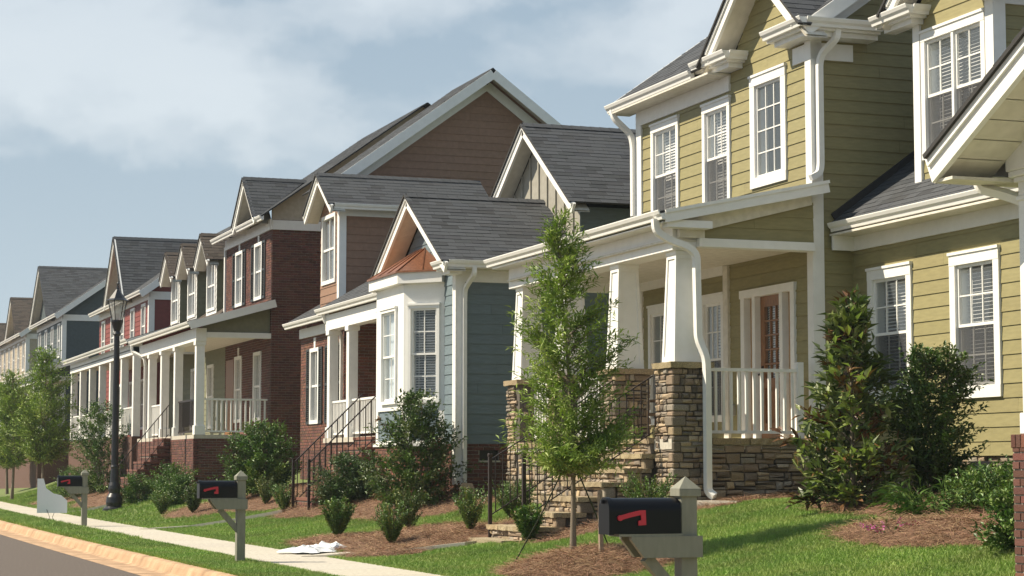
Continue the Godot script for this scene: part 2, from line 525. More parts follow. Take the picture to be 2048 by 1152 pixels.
func lite_window(parent: Node, f: Transform3D, r: Array, o := {}) -> PackedVector2Array:   # a window too far away for its sash to be told apart
	var W := part("window", parent)
	var a := MB.new()
	var u0: float = r[0]; var v0: float = r[1]; var u1: float = r[2]; var v1: float = r[3]
	var c := 0.09
	a.box(f, Vector3(u0, v0, -0.05), Vector3(u1, v0 + c, 0.045)); a.box(f, Vector3(u0, v1 - c, -0.05), Vector3(u1, v1, 0.045))
	a.box(f, Vector3(u0, v0 + c, -0.05), Vector3(u0 + c, v1 - c, 0.042)); a.box(f, Vector3(u1 - c, v0 + c, -0.05), Vector3(u1, v1 - c, 0.042))
	obj("frame", a, M.trim, W)
	var b := MB.new()
	var ym := (v0 + v1) / 2; var xm := (u0 + u1) / 2
	b.box(f, Vector3(u0 + c, ym - 0.025, -0.03), Vector3(u1 - c, ym + 0.025, 0.01))
	b.box(f, Vector3(xm - 0.012, v0 + c, -0.028), Vector3(xm + 0.012, v1 - c, 0.006))
	obj("muntin", b, M.trim, W)
	for s in [[v0 + c, ym - 0.025], [ym + 0.025, v1 - c]]:
		var p := MB.new()
		p.quad(f * Vector3(u0 + c, s[0], -0.02), f * Vector3(u1 - c, s[0], -0.02), f * Vector3(u1 - c, s[1], -0.02), f * Vector3(u0 + c, s[1], -0.02))
		obj("pane", p, M.glass, W)
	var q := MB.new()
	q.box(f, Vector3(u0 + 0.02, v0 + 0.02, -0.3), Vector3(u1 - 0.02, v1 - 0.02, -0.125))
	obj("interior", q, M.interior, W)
	if o.get("shutter", 0.0) > 0.0:
		for s in [[u0 - o.shutter - 0.02, u0 - 0.02], [u1 + 0.02, u1 + o.shutter + 0.02]]:
			var h := MB.new()
			h.box(f, Vector3(s[0], v0, 0.01), Vector3(s[0] + 0.05, v1, 0.045)); h.box(f, Vector3(s[1] - 0.05, v0, 0.01), Vector3(s[1], v1, 0.045))
			for y in [v0, ym - 0.03, v1 - 0.06]: h.box(f, Vector3(s[0] + 0.05, y, 0.01), Vector3(s[1] - 0.05, y + 0.06, 0.043))
			var y := v0 + 0.08
			while y < v1 - 0.08:
				h.box(Transform3D(f.basis * Basis(Vector3(1, 0, 0), 0.7), f * Vector3(0, y, 0.026)), Vector3(s[0] + 0.05, -0.003, -0.018), Vector3(s[1] - 0.05, 0.003, 0.018))
				y += 0.045
			obj("shutter", h, M.shutter, W)
	if o.get("keystone", false):
		var h := MB.new()
		h.plate(f, P2([xm - 0.06, v1, xm + 0.06, v1, xm + 0.09, v1 + 0.24, xm - 0.09, v1 + 0.24]), 0.03, 0.03, -0.02, 0, 1)
		obj("keystone", h, M.trim, W)
	return R2(u0 + c - 0.01, v0 + c - 0.01, u1 - c + 0.01, v1 - c + 0.01)
var GUT := [Vector2(0, -.125), Vector2(.065, -.125), Vector2(.075, -.085), Vector2(.105, -.055), Vector2(.125, -.012), Vector2(.125, 0), Vector2(.112, 0), Vector2(.106, -.012), Vector2(0, -.012)]
func gutter(parent: Node, f: Transform3D, y: float, u0: float, u1: float, m: Material = null) -> void:
	var b := MB.new()
	b.extr(f.translated_local(Vector3(0, y, 0)), GUT, u0, u1)
	obj("gutter", b, m if m else M.trim, parent)
func box_part(parent: Node, called: String, a: Vector3, b: Vector3, m: Material, e := 0.0) -> MeshInstance3D:
	var k := MB.new()
	if e > 0: k.cbox(ID, a, b, e)
	else: k.box(ID, a, b)
	return obj(called, k, m, parent)
func spout(parent: Node, pts: Array, r := 0.052, m: Material = null) -> void:
	var b := MB.new()
	b.tube(pts, [r], 4, false, PI / 4)
	# ribs along the bends
	obj("downspout", b, m if m else M.trim, parent)
func bars(parent: Node, called: String, list: Array, w: float, h: float, m: Material, up := Vector3.UP) -> void:
	for q in list:
		var b := MB.new()
		b.bar(q[0], q[1], up, w, h)
		obj(called, b, m, parent)
func railing(parent: Node, p: Vector3, q: Vector3, h: float, n: int, m: Material, bw := 0.035, top := 0.07, gap := 0.09) -> void:
	# top rail, bottom rail and each baluster, from p to q (both on the floor)
	var t := MB.new(); t.bar(p + UP * h, q + UP * h, UP, top, 0.045); obj("top_rail", t, m, parent)
	var b := MB.new(); b.bar(p + UP * gap, q + UP * gap, UP, top * 0.7, 0.04); obj("bottom_rail", b, m, parent)
	for i in n:
		var s := p.lerp(q, (i + 0.5) / n)
		var k := MB.new()
		k.bar(s + UP * gap, s + UP * (h - 0.02), (q - p).normalized(), bw, bw)
		if room(parent, "baluster"): obj("baluster", k, m, parent)

# ---------------------------------------------------------------- plants
func leaf_mesh(l: float, w: float, fold := 0.25, droop := 0.15) -> ArrayMesh:
	var b := MB.new()
	var o := V0; var t := Vector3(0, -droop * l, l)
	var m := Vector3(0, -droop * 0.2 * l, l * 0.5)
	var a := Vector3(-w / 2, fold * w, l * 0.45); var d := Vector3(w / 2, fold * w, l * 0.45)
	b.tri(o, m, a); b.tri(a, m, t); b.tri(o, d, m); b.tri(m, d, t)
	return meshof(b)
func look(d: Vector3, up: Vector3) -> Basis:
	var z := d.normalized()
	var x := up.cross(z)
	x = x.normalized() if x.length() > 0.01 else Vector3(1, 0, 0)
	return Basis(x, z.cross(x), z)
func prof_at(p: Array, t: float) -> float:
	var s := clampf(t, 0, 1) * (p.size() - 1)
	var i := mini(int(s), p.size() - 2)
	return lerpf(p[i], p[i + 1], s - i)
func pick(pal: Array) -> Color:
	var a: Color = pal[rng.randi_range(0, pal.size() - 1)]
	var g := rf(0.8, 1.25)
	return Color(a.r * g, a.g * g, a.b * g)
func plant(called: String, label: String, category: String, at: Vector3, o: Dictionary, group := "") -> Node3D:
	# o: h, r (radius by height), f0 (where the crown begins), twigs, leaves (per twig), leaf, mat, pal, trunk, lean, rise, solo
	var T := thing(called, at, label, category, group)
	var h: float = o.h; var f0: float = o.get("f0", 0.05)
	var lean: Vector3 = o.get("lean", V0)
	var tr: float = o.get("trunk", 0.012)
	var stems: int = o.get("stems", 1)
	var wood := MB.new()
	var axis := []
	for s in stems:
		var ang := TAU * s / stems + rf(-0.4, 0.4)
		var sp: float = 0.0 if stems == 1 else prof_at(o.r, 0.55) * 0.55
		var pts := []; var rad := []
		var wob := Vector3(rf(-1, 1), 0, rf(-1, 1)) * 0.012 * h
		for i in 9:
			var t := i / 8.0
			pts.append(at + Vector3(cos(ang), 0, sin(ang)) * sp * t + UP * (h * 0.95 * t - (0.03 if i == 0 else 0.0)) + lean * t * t + wob * sin(t * 5.0))
			rad.append(maxf(tr * (1.0 - 0.85 * t), 0.002) * (1.25 if i == 0 else 1.0))
		wood.tube(pts, rad, 8 if tr > 0.02 else 5)
		axis.append(pts)
	var xs := []; var cols := []
	var n: int = o.twigs
	var lump: float = o.get("lump", 0.45)
	var ln_ := FastNoiseLite.new(); ln_.seed = rng.randi_range(1, 9999); ln_.frequency = 1.0; ln_.fractal_octaves = 2
	var rise: float = o.get("rise", 0.5)
	for i in n:
		var f := f0 + (1.0 - f0) * pow(rng.randf(), o.get("bias", 1.0))
		var rr := prof_at(o.r, (f - f0) / (1.0 - f0)) * rf(0.55, 1.0)
		var ang := rf(0, TAU)
		var lf_: float = o.get("lumps", 1.1)
		var nz := ln_.get_noise_3d(cos(ang) * lf_, f * h * lf_ * 1.5 / maxf(o.r.max(), 0.3), sin(ang) * lf_) * 1.8
		if nz < -0.15 and rng.randf() < lump * 1.5: continue
		rr *= clampf(1.0 + lump * nz, 0.4, 1.45)
		var ax: Array = axis[rng.randi_range(0, stems - 1)]
		var q := clampf(f - rr * rise / h * rf(0.7, 1.2), 0.02, 0.98) * 8.0
		var k := mini(int(q), 7)
		var a: Vector3 = (ax[k] as Vector3).lerp(ax[k + 1], q - k)
		if stems == 1 and a.y < at.y + f0 * h * 0.9: a = (ax[0] as Vector3).lerp(ax[8], f0 * 0.95)
		var c := at + lean * f * f
		var e := c + Vector3(cos(ang) * rr, f * h, sin(ang) * rr)
		if e.y < at.y + 0.03: e.y = at.y + 0.03
		var mid := a.lerp(e, 0.5) + UP * rf(-0.04, 0.06) * (e - a).length()
		if i < o.get("wood", 60): wood.tube([a, mid, e], [maxf(tr * 0.28, 0.0022), maxf(tr * 0.18, 0.0018), 0.0012], 4)
		var tone := pick(o.pal)
		if o.has("tip") and rng.randf() < o.get("tips", 0.15): tone = pick(o.tip)
		var ln: int = maxi(3, int(o.leaves * clampf(rr / (0.62 * float(o.r.max())), 0.55, 1.5)))
		for j in ln:
			var t := lerpf(o.get("t0", 0.35), 1.04, (j + rf(0, 0.8)) / ln)
			var p := a.lerp(mid, t * 2.0) if t < 0.5 else mid.lerp(e, t * 2.0 - 1.0)
			p += Vector3(rf(-1, 1), rf(-1, 1), rf(-1, 1)) * o.get("spread", 0.03)
			var d := (e - a).normalized() * 0.7 + Vector3(rf(-1, 1), rf(-0.7, 0.9), rf(-1, 1)) * 0.85
			var up := Vector3(rf(-0.6, 0.6), 1, rf(-0.6, 0.6))
			var s := rf(0.7, 1.25)
			var g := rf(0.82, 1.2)
			xs.append(Transform3D(look(d, up).scaled(Vector3(s, s, s)), p))
			cols.append(Color(tone.r * g, tone.g * g, tone.b * g))
	obj("trunk" if tr > 0.02 else "stem", wood, o.get("bark", M.bark), T)
	var solo: int = mini(o.get("solo", 0), xs.size() / 2)
	if solo > 0:   # the leaves that stand furthest towards the street are leaves of their own
		var idx := range(xs.size())
		idx.sort_custom(func(a, b): return xs[a].origin.z - 0.8 * xs[a].origin.x > xs[b].origin.z - 0.8 * xs[b].origin.x)
		var take := {}
		var vs := []
		for i in 8:
			var mm: ArrayMesh = (o.leaf as ArrayMesh).duplicate()
			var sm: StandardMaterial3D = (o.mat as StandardMaterial3D).duplicate()
			sm.vertex_color_use_as_albedo = false
			var pc: Color = pick(o.tip) if i > 5 and o.has("tip") else pick(o.pal)
			sm.albedo_color = pc.linear_to_srgb()
			vs.append(sm)
		for i in solo:
			var j: int = idx[i * 2]
			take[j] = true
			var lf := MeshInstance3D.new()
			lf.name = "leaf"; lf.mesh = o.leaf; lf.material_override = vs[rng.randi_range(0, 7)]
			var t: Transform3D = xs[j]; t.origin -= at
			lf.transform = t
			T.add_child(lf, true)
		var x2 := []; var c2 := []
		for j in xs.size():
			if not take.has(j): x2.append(xs[j]); c2.append(cols[j])
		xs = x2; cols = c2
	scatter("foliage", o.leaf, o.mat, T, xs, cols)
	return T

# ---------------------------------------------------------------- ground cover
var beds := []       # ellipses of pine straw: [x, z, rx, rz, mound]
var slabs := []      # concrete walks: [x0, z0, x1, z1, half width]
func bed_at(x: float, z: float) -> float:
	var m := 0.0
	for b in beds:
		var d := Vector2((x - b[0]) / b[2], (z - b[1]) / b[3]).length()
		d += 0.10 * sin(x * 5.0 + z * 3.0) * 0.5 + 0.05 * sin(z * 11.0 - x * 7.0)
		if d < 1.0: m = maxf(m, 1.0 - d)
	return m
func mound(x: float, z: float) -> float:
	var y := 0.0
	for b in beds:
		var d := Vector2((x - b[0]) / b[2], (z - b[1]) / b[3]).length()
		if d < 1.0: y = maxf(y, b[4] * (1.0 - d * d))
	return y
func on_walk(x: float, z: float) -> bool:
	for s in slabs:
		var a := Vector2(s[0], s[1]); var b := Vector2(s[2], s[3])
		var p := Geometry2D.get_closest_point_to_segment(Vector2(x, z), a, b)
		if p.distance_to(Vector2(x, z)) < s[4] + 0.03: return true
	return false
func blocked(x: float, z: float) -> bool:
	for r in [[11.45, -32.1, 30, -25.4], [13.9, -26, 30, -19], [9.45, -27.85, 11.6, -26.0], [10.8, -38.3, 30, -34.6], [11.1, -49, 30, -38.3], [10.2, -76, 30, -52.7], [8.9, -14.2, 30, -9]]:
		if x > r[0] and x < r[2] and z > r[1] and z < r[3]: return true
	return false
func lay_ground() -> void:
	var b := MB.new()
	var xsn := [5.16, 5.6, 6.1, 6.7, 7.3, 7.75, 8.2, 8.7, 9.2, 9.6, 10.1, 10.6, 11.0, 11.5, 12.2, 13.2, 14.5, 16.0, 18.0, 30.0, 80.0, 300.0]
	var zz := 12.0
	var zs := []
	while zz > -420.0:
		zs.append(zz)
		zz -= 1.0 if zz > -70.0 else 12.0
	for i in zs.size() - 1:
		for j in xsn.size() - 1:
			var p := []
			for q in [[0, 0], [1, 0], [1, 1], [0, 1]]:
				var z: float = zs[i + q[0]]
				var x: float = xsn[j + q[1]] + bend(z)
				p.append(Vector3(x, ground(x, z) - 0.004, z))
			b.quad(p[0], p[3], p[2], p[1])
	struct("lawn_ground", b, M.soil_grass)
	# the road, with a kerb and gutter of clay-stained concrete along it
	var r := MB.new(); var g := MB.new()
	for i in zs.size() - 1:
		var z0: float = zs[i]; var z1: float = zs[i + 1]
		var c0 := bend(z0); var c1 := bend(z1)
		r.quad(Vector3(-300, -0.3, z0), Vector3(4.56 + c0, -0.135, z0), Vector3(4.56 + c1, -0.135, z1), Vector3(-300, -0.3, z1))
	var pf := [Vector2(4.55, -0.30), Vector2(4.55, -0.131), Vector2(4.93, -0.142), Vector2(4.98, -0.125), Vector2(5.02, -0.04), Vector2(5.045, -0.008), Vector2(5.08, 0.0), Vector2(5.17, 0.0), Vector2(5.17, -0.3)]
	struct("road", r, M.asphalt)
	var kerb := Node3D.new(); kerb.name = "kerb"; kerb.set_meta("kind", "structure"); add_child(kerb, true)
	var z := 6.0
	while z > -130.0:   # poured in three-metre lengths
		var k := MB.new()
		var n := 3
		for s in n:
			var z0 := z - 3.0 * s / n - (0.006 if s == 0 else 0.0); var z1 := z - 3.0 * (s + 1) / n + (0.006 if s == n - 1 else 0.0)
			for i in pf.size() - 1:
				var a0 := Vector3(pf[i].x + bend(z0), pf[i].y, z0); var a1 := Vector3(pf[i + 1].x + bend(z0), pf[i + 1].y, z0)
				var e0 := Vector3(pf[i].x + bend(z1), pf[i].y, z1); var e1 := Vector3(pf[i + 1].x + bend(z1), pf[i + 1].y, z1)
				k.quad(a0, a1, e1, e0)
		obj("kerb_stone", k, M.kerb, kerb)
		z -= 3.0
	var walk := Node3D.new(); walk.name = "sidewalk"; walk.set_meta("kind", "structure"); add_child(walk, true)
	z = 4.0
	while z > -120.0:
		var k := MB.new()
		var gg := rf(0.94, 1.06)
		k.col = Color(gg, gg * rf(0.985, 1.0), gg * rf(0.96, 1.0))
		var z1 := z - 1.49
		var c0 := bend(z); var c1 := bend(z1)
		var q := [Vector3(6.12 + c0, -0.1, z), Vector3(7.36 + c0, -0.1, z), Vector3(6.12 + c0, 0.012, z), Vector3(7.36 + c0, 0.012, z), Vector3(6.12 + c1, -0.1, z1), Vector3(7.36 + c1, -0.1, z1), Vector3(6.12 + c1, 0.012, z1), Vector3(7.36 + c1, 0.012, z1)]
		var w := [q[4], q[5], q[6], q[7], q[0], q[1], q[2], q[3]]
		k.hexa(w)
		obj("paving_slab", k, M.concrete, walk)
		z -= 1.5
	for s in slabs:
		var p := Node3D.new(); p.name = "path"; p.set_meta("kind", "structure"); add_child(p, true)
		var a := Vector2(s[0], s[1]); var e := Vector2(s[2], s[3])
		var n := int(a.distance_to(e) / 1.2) + 1
		var d := (e - a).normalized(); var w: Vector2 = Vector2(-d.y, d.x) * s[4]
		for i in n:
			var t0 := a.lerp(e, float(i) / n) + d * 0.005; var t1 := a.lerp(e, float(i + 1) / n) - d * 0.005
			var k := MB.new()
			var c := []
			for y in [-0.08, 0.018]:
				for v in [t0 - w, t0 + w, t1 - w, t1 + w]:
					var m := (t0 if v.distance_to(t0) < v.distance_to(t1) else t1)
					c.append(Vector3(v.x, ground(m.x, m.y) + y, v.y))
			k.out([c[4], c[5], c[7], c[6]], (c[0] + c[3]) / 2)
			for f in [[0, 1, 5, 4], [1, 3, 7, 5], [3, 2, 6, 7], [2, 0, 4, 6]]: k.out([c[f[0]], c[f[1]], c[f[2]], c[f[3]]], (c[0] + c[7]) / 2)
			obj("paving_slab", k, M.concrete, p)
	# beds of pine straw
	var needle := MB.new()
	needle.quad(Vector3(-0.0018, 0, 0), Vector3(0.0018, 0, 0), Vector3(0.0018, 0.006, 0.075), Vector3(-0.0018, 0.006, 0.075))
	needle.quad(Vector3(-0.0018, 0.006, 0.075), Vector3(0.0018, 0.006, 0.075), Vector3(0.0014, 0.0, 0.15), Vector3(-0.0014, 0.0, 0.15))
	var nm := meshof(needle)
	for e in beds:
		var k := MB.new()
		var nr := 7; var na := 28
		var P := func(i: int, j: int) -> Vector3:
			var a := TAU * j / na; var t := float(i) / nr * (1.0 + 0.07 * sin(a * 5.0 + e[0]) + 0.04 * sin(a * 9.0 + e[1]))
			var x: float = e[0] + cos(a) * e[2] * t; var zq: float = e[1] + sin(a) * e[3] * t
			return Vector3(x, ground(x, zq) + mound(x, zq) + (0.006 if i < nr else -0.02) + 0.012 * sin(x * 23.0) * sin(zq * 19.0) * (0.0 if i == nr else 1.0), zq)
		for i in nr:
			for j in na:
				var a = P.call(i, j); var b2 = P.call(i + 1, j); var c = P.call(i + 1, j + 1); var d = P.call(i, j + 1)
				k.out([a, b2, c, d] if i else [b2, c, d], (a + c) / 2 - UP)
		var bed := struct("pine_straw_bed", k, M.straw_base)
		var xs := []; var cols := []
		var n := int(e[2] * e[3] * PI * e[5])
		for i in n:
			var a := rf(0, TAU); var t := sqrt(rng.randf()) * rf(0.97, 1.06)
			var x: float = e[0] + cos(a) * e[2] * t; var zq: float = e[1] + sin(a) * e[3] * t
			if blocked(x, zq): continue
			var s := rf(0.7, 1.3)
			var bs := Basis.from_euler(Vector3(rf(-0.35, 0.35), rf(0, TAU), rf(-0.5, 0.5))).scaled(Vector3(s, s, s))
			xs.append(Transform3D(bs, Vector3(x, ground(x, zq) + mound(x, zq) + rf(0.006, 0.03), zq)))
			var g2 := rf(0.6, 1.5)
			cols.append(Color(0.275 * g2, 0.165 * g2 * rf(0.85, 1.15), 0.095 * g2))
		scatter("pine_straw", nm, M.vcr, bed, xs, cols)
	# grass
	var tuft := MB.new()
	for i in 7:
		var a := TAU * i / 7.0 + 0.3; var rr := 0.006 + 0.022 * fmod(i * 0.618, 1.0)
		var o := Vector3(cos(a) * rr, 0, sin(a) * rr)
		var hgt := 0.040 + 0.022 * fmod(i * 0.381, 1.0)
		var tip := o + Vector3(cos(a + 1.1) * 0.022, hgt, sin(a + 1.1) * 0.022)
		var w := Vector3(cos(a + 1.6), 0, sin(a + 1.6)) * 0.0028
		var m := o.lerp(tip, 0.55) + UP * 0.006
		tuft.quad(o - w, o + w, m + w * 0.8, m - w * 0.8)
		tuft.tri(m - w * 0.8, m + w * 0.8, tip)
	var tm := meshof(tuft)
	var gx := []; var gc := []
	var fn := FastNoiseLite.new(); fn.seed = 5; fn.frequency = 0.45
	for reg in [[5.15, 6.16, -10.0, -36.0, 1500], [7.33, 13.0, -14.5, -27.0, 1400], [7.33, 12.6, -27.0, -44.0, 800], [5.15, 6.16, -36.0, -75.0, 380], [7.33, 12.0, -44.0, -85.0, 130]]:
		var n := int((reg[1] - reg[0]) * (reg[2] - reg[3]) * reg[4])
		for i in n:
			var zq := rf(reg[3], reg[2]); var x := rf(reg[0], reg[1]) + bend(zq)
			if blocked(x, zq) or on_walk(x, zq): continue
			if bed_at(x, zq) > rf(0.0, 0.10): continue
			var s := rf(0.6, 1.15) * (1.0 if reg[4] > 500 else 1.6)
			var p := fn.get_noise_2d(x, zq)
			gx.append(Transform3D(Basis(UP, rf(0, TAU)).scaled(Vector3(s, s * rf(0.55, 1.0), s)), Vector3(x, ground(x, zq) - 0.006, zq)))
			var g2 := rf(0.7, 1.3) * (1.0 + 0.35 * p)
			var dry := clampf(0.22 + 0.5 * fn.get_noise_2d(x * 2.3 + 40, zq * 2.3) + rf(-0.2, 0.25), 0, 1)
			gc.append(Color(lerpf(0.205, 0.36, dry) * g2, lerpf(0.325, 0.36, dry) * g2, lerpf(0.06, 0.12, dry) * g2))
	var gr := scatter("grass", tm, M.blade, self, gx, gc)
	tag(gr, "short green lawn grass in front of the houses", "grass")

func sky_image() -> NoiseTexture2D:
	# thin, warm-white summer cloud in a pale blue sky
	var f := FastNoiseLite.new()
	f.seed = 23; f.frequency = 0.0085; f.fractal_octaves = 7; f.fractal_gain = 0.52; f.noise_type = FastNoiseLite.TYPE_SIMPLEX_SMOOTH
	f.domain_warp_enabled = true; f.domain_warp_amplitude = 18.0; f.domain_warp_frequency = 0.02
	var t := NoiseTexture2D.new()
	t.width = 2048; t.height = 2048; t.seamless = true; t.seamless_blend_skirt = 0.1; t.noise = f
	var g := Gradient.new()
	g.offsets = PackedFloat32Array([0.0, 0.48, 0.60, 0.72, 1.0])
	g.colors = PackedColorArray([Color(1, 0.94, 0.86, 0.0), Color(1, 0.94, 0.86, 0.03), Color(1, 0.94, 0.86, 0.55), Color(1, 0.95, 0.88, 0.9), Color(1, 0.95, 0.88, 1.0)])
	t.color_ramp = g
	return t

func _ready() -> void:
	# camera
	var cam := Camera3D.new()
	cam.name = "camera"
	cam.position = Vector3(0, 1.25, 0)
	cam.rotation_degrees = Vector3(5.0, -19.84, 0)
	cam.fov = 15.97; cam.near = 0.1; cam.far = 900.0
	add_child(cam); cam.current = true
	# sky, air, exposure
	var env := Environment.new()
	env.background_mode = Environment.BG_SKY
	var sm := ProceduralSkyMaterial.new()
	sm.sky_top_color = Color(0.45, 0.55, 0.65); sm.sky_horizon_color = Color(0.72, 0.77, 0.79); sm.sky_curve = 0.16
	sm.ground_bottom_color = Color(0.22, 0.22, 0.19); sm.ground_horizon_color = Color(0.5, 0.5, 0.47)
	sm.sun_angle_max = 12.0
	sm.sky_cover = sky_image(); sm.sky_cover_modulate = Color(1, 1, 1, 0.24)
	var sky := Sky.new(); sky.sky_material = sm
	env.sky = sky
	env.tonemap_mode = Environment.TONE_MAPPER_LINEAR
	env.tonemap_exposure = 1.55
	env.background_energy_multiplier = 0.85
	env.fog_enabled = true; env.fog_density = 0.0003; env.fog_light_color = Color(0.75, 0.8, 0.84)
	env.sdfgi_enabled = true; env.ssao_enabled = true; env.ssil_enabled = true
	var we := WorldEnvironment.new(); we.name = "world"; we.environment = env
	add_child(we)
	var sun := DirectionalLight3D.new()
	sun.name = "sun"
	sun.light_energy = 1.6; sun.light_color = Color(1.0, 0.95, 0.86); sun.light_angular_distance = 0.5
	sun.shadow_enabled = true
	add_child(sun)
	sun.look_at_from_position(Vector3(0, 60, 0), Vector3(0, 60, 0) + Vector3(0.64, -0.74, 0.31))
	rng.seed = 20240
	materials()
	layout()
	lay_ground()
	olive_house()
	stone_steps()
	gable_porch_house()
	blue_house()
	brick_tan_house()
	brick_porch_house()
	far_houses()
	street_things()
	planting()

func materials() -> void:
	var fine := noise_tex(0.02, Color(0.86, 0.86, 0.86), Color(1, 1, 1), 3, 5)
	var soft := noise_tex(0.012, Color(0.90, 0.90, 0.89), Color(1, 1, 1), 8, 4)
	var faint := noise_tex(0.012, Color(0.965, 0.965, 0.96), Color(1, 1, 1), 8, 4)
	var mott := noise_tex(0.035, Color(0.62, 0.62, 0.62), Color(1, 1, 1), 5, 5)
	var nb := noise_tex(0.06, Color(), Color(), 9, 4, 512, true, 3.0)
	mat("trim", Color(0.82, 0.81, 0.775), 0.5, {"tex": faint, "scale": Vector3(0.7, 0.7, 0.7)})
	mat("jamb", Color(0.62, 0.64, 0.62), 0.7)
	mat("cream", Color(0.74, 0.70, 0.61), 0.6, {"tex": soft})
	mat("olive", Color(0.305, 0.268, 0.125), 0.62, {"vc": true, "tex": soft, "scale": Vector3(0.6, 3.0, 0.6), "nrm": nb, "ns": 0.12})
	mat("blue_grey", Color(0.15, 0.198, 0.225), 0.62, {"vc": true, "tex": soft, "scale": Vector3(0.6, 3.0, 0.6)})
	mat("tan", Color(0.29, 0.165, 0.105), 0.65, {"vc": true, "tex": soft})
	mat("barn_red", Color(0.22, 0.045, 0.035), 0.65, {"vc": true, "tex": soft})
	mat("sage", Color(0.22, 0.22, 0.14), 0.65, {"vc": true, "tex": soft})
	mat("teal_grey", Color(0.07, 0.09, 0.095), 0.65, {"vc": true, "tex": soft})
	mat("beige", Color(0.48, 0.41, 0.31), 0.65, {"vc": true, "tex": soft})
	mat("batten_grey", Color(0.36, 0.34, 0.29), 0.65, {"vc": true, "tex": soft})
	mat("slate", Color(0.088, 0.094, 0.104), 0.9, {"vc": true, "tex": mott, "scale": Vector3(3, 3, 3)})
	mat("brown_slate", Color(0.125, 0.095, 0.072), 0.9, {"vc": true, "tex": mott, "scale": Vector3(3, 3, 3)})
	mat("deck", Color(0.035, 0.033, 0.032), 0.9)
	mat("glass", Color(0.55, 0.62, 0.66), 0.02, {"spec": 0.6})
	M.glass.transparency = BaseMaterial3D.TRANSPARENCY_ALPHA; M.glass.albedo_color.a = 0.12
	mat("screen", Color(0.05, 0.05, 0.055), 0.8)
	M.screen.transparency = BaseMaterial3D.TRANSPARENCY_ALPHA; M.screen.albedo_color.a = 0.55
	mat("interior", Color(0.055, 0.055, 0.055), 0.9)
	mat("blind", Color(0.72, 0.72, 0.70), 0.6)
	mat("curtain", Color(0.62, 0.68, 0.70), 0.8)
	mat("shutter", Color(0.03, 0.035, 0.035), 0.5)
	mat("mortar", Color(0.42, 0.37, 0.31), 0.9, {"tex": mott})
	mat("vc", Color(1, 1, 1), 0.85, {"vc": true, "tex": mott, "scale": Vector3(4, 4, 4)})
	mat("far_brick", Color(0.17, 0.085, 0.06), 0.9, {"tex": mott})
	mat("vcr", Color(1, 1, 1), 0.9, {"vc": true})
	mat("stone", Color(1.42, 1.36, 1.25), 0.88, {"vc": true, "tex": mott, "scale": Vector3(3.1, 3.1, 3.1), "nrm": nb, "ns": 0.7})
	mat("stone_back", Color(0.10, 0.085, 0.07), 0.95)
	mat("cap", Color(0.56, 0.45, 0.28), 0.85, {"vc": true, "tex": mott, "scale": Vector3(2, 2, 2), "nrm": nb, "ns": 0.7})
	mat("door", Color(0.37, 0.17, 0.07), 0.35, {"tex": noise_tex(0.02, Color(0.7, 0.7, 0.7), Color(1, 1, 1), 21, 4), "scale": Vector3(4, 0.6, 4)})
	mat("door_light", Color(0.42, 0.25, 0.11), 0.4)
	mat("iron", Color(0.028, 0.016, 0.012), 0.45, {"metal": 0.3})
	mat("black", Color(0.012, 0.012, 0.014), 0.4)
	mat("copper", Color(0.50, 0.22, 0.12), 0.38, {"metal": 0.7, "tex": mott})
	mat("concrete", Color(0.55, 0.505, 0.42), 0.9, {"vc": true, "tex": fine, "scale": Vector3(1.2, 1.2, 1.2)})
	mat("kerb", Color(0.58, 0.39, 0.235), 0.9, {"vc": true, "tex": noise_tex(0.016, Color(0.70, 0.67, 0.64), Color(1, 1, 1), 31, 5), "scale": Vector3(0.23, 0.23, 0.23)})
	mat("asphalt", Color(0.15, 0.115, 0.09), 0.9, {"tex": mott, "scale": Vector3(1.5, 1.5, 1.5)})
	mat("soil_grass", Color(0.185, 0.24, 0.06), 0.95, {"tex": mott, "scale": Vector3(0.8, 0.8, 0.8)})
	mat("straw_base", Color(0.20, 0.105, 0.055), 0.95, {"tex": mott, "scale": Vector3(6, 6, 6)})
	mat("blade", Color(1, 1, 1), 0.55, {"vc": true, "back": Color(0.12, 0.21, 0.025)})
	mat("leaf", Color(1, 1, 1), 0.5, {"vc": true, "spec": 0.35, "back": Color(0.17, 0.25, 0.04)})
	mat("gloss_leaf", Color(1, 1, 1), 0.42, {"vc": true, "spec": 0.4, "back": Color(0.13, 0.20, 0.03)})
	mat("bark", Color(0.30, 0.245, 0.18), 0.9, {"tex": mott, "scale": Vector3(8, 3, 8)})
	mat("twig", Color(0.13, 0.09, 0.06), 0.9)
	mat("post_green", Color(0.235, 0.23, 0.175), 0.6, {"tex": soft, "scale": Vector3(3, 0.6, 3)})
	mat("mailbox", Color(0.006, 0.006, 0.007), 0.3, {"spec": 0.32})
	mat("flag", Color(0.50, 0.015, 0.035), 0.4)
	mat("wood", Color(0.42, 0.31, 0.22), 0.85, {"tex": mott, "scale": Vector3(6, 1, 6)})
	mat("white_sheet", Color(0.78, 0.79, 0.80), 0.5)
	mat("strap", Color(0.02, 0.03, 0.015), 0.8)
	mat("lamp_glass", Color(0.7, 0.7, 0.66), 0.2)
	M.lamp_glass.transparency = BaseMaterial3D.TRANSPARENCY_ALPHA; M.lamp_glass.albedo_color.a = 0.35

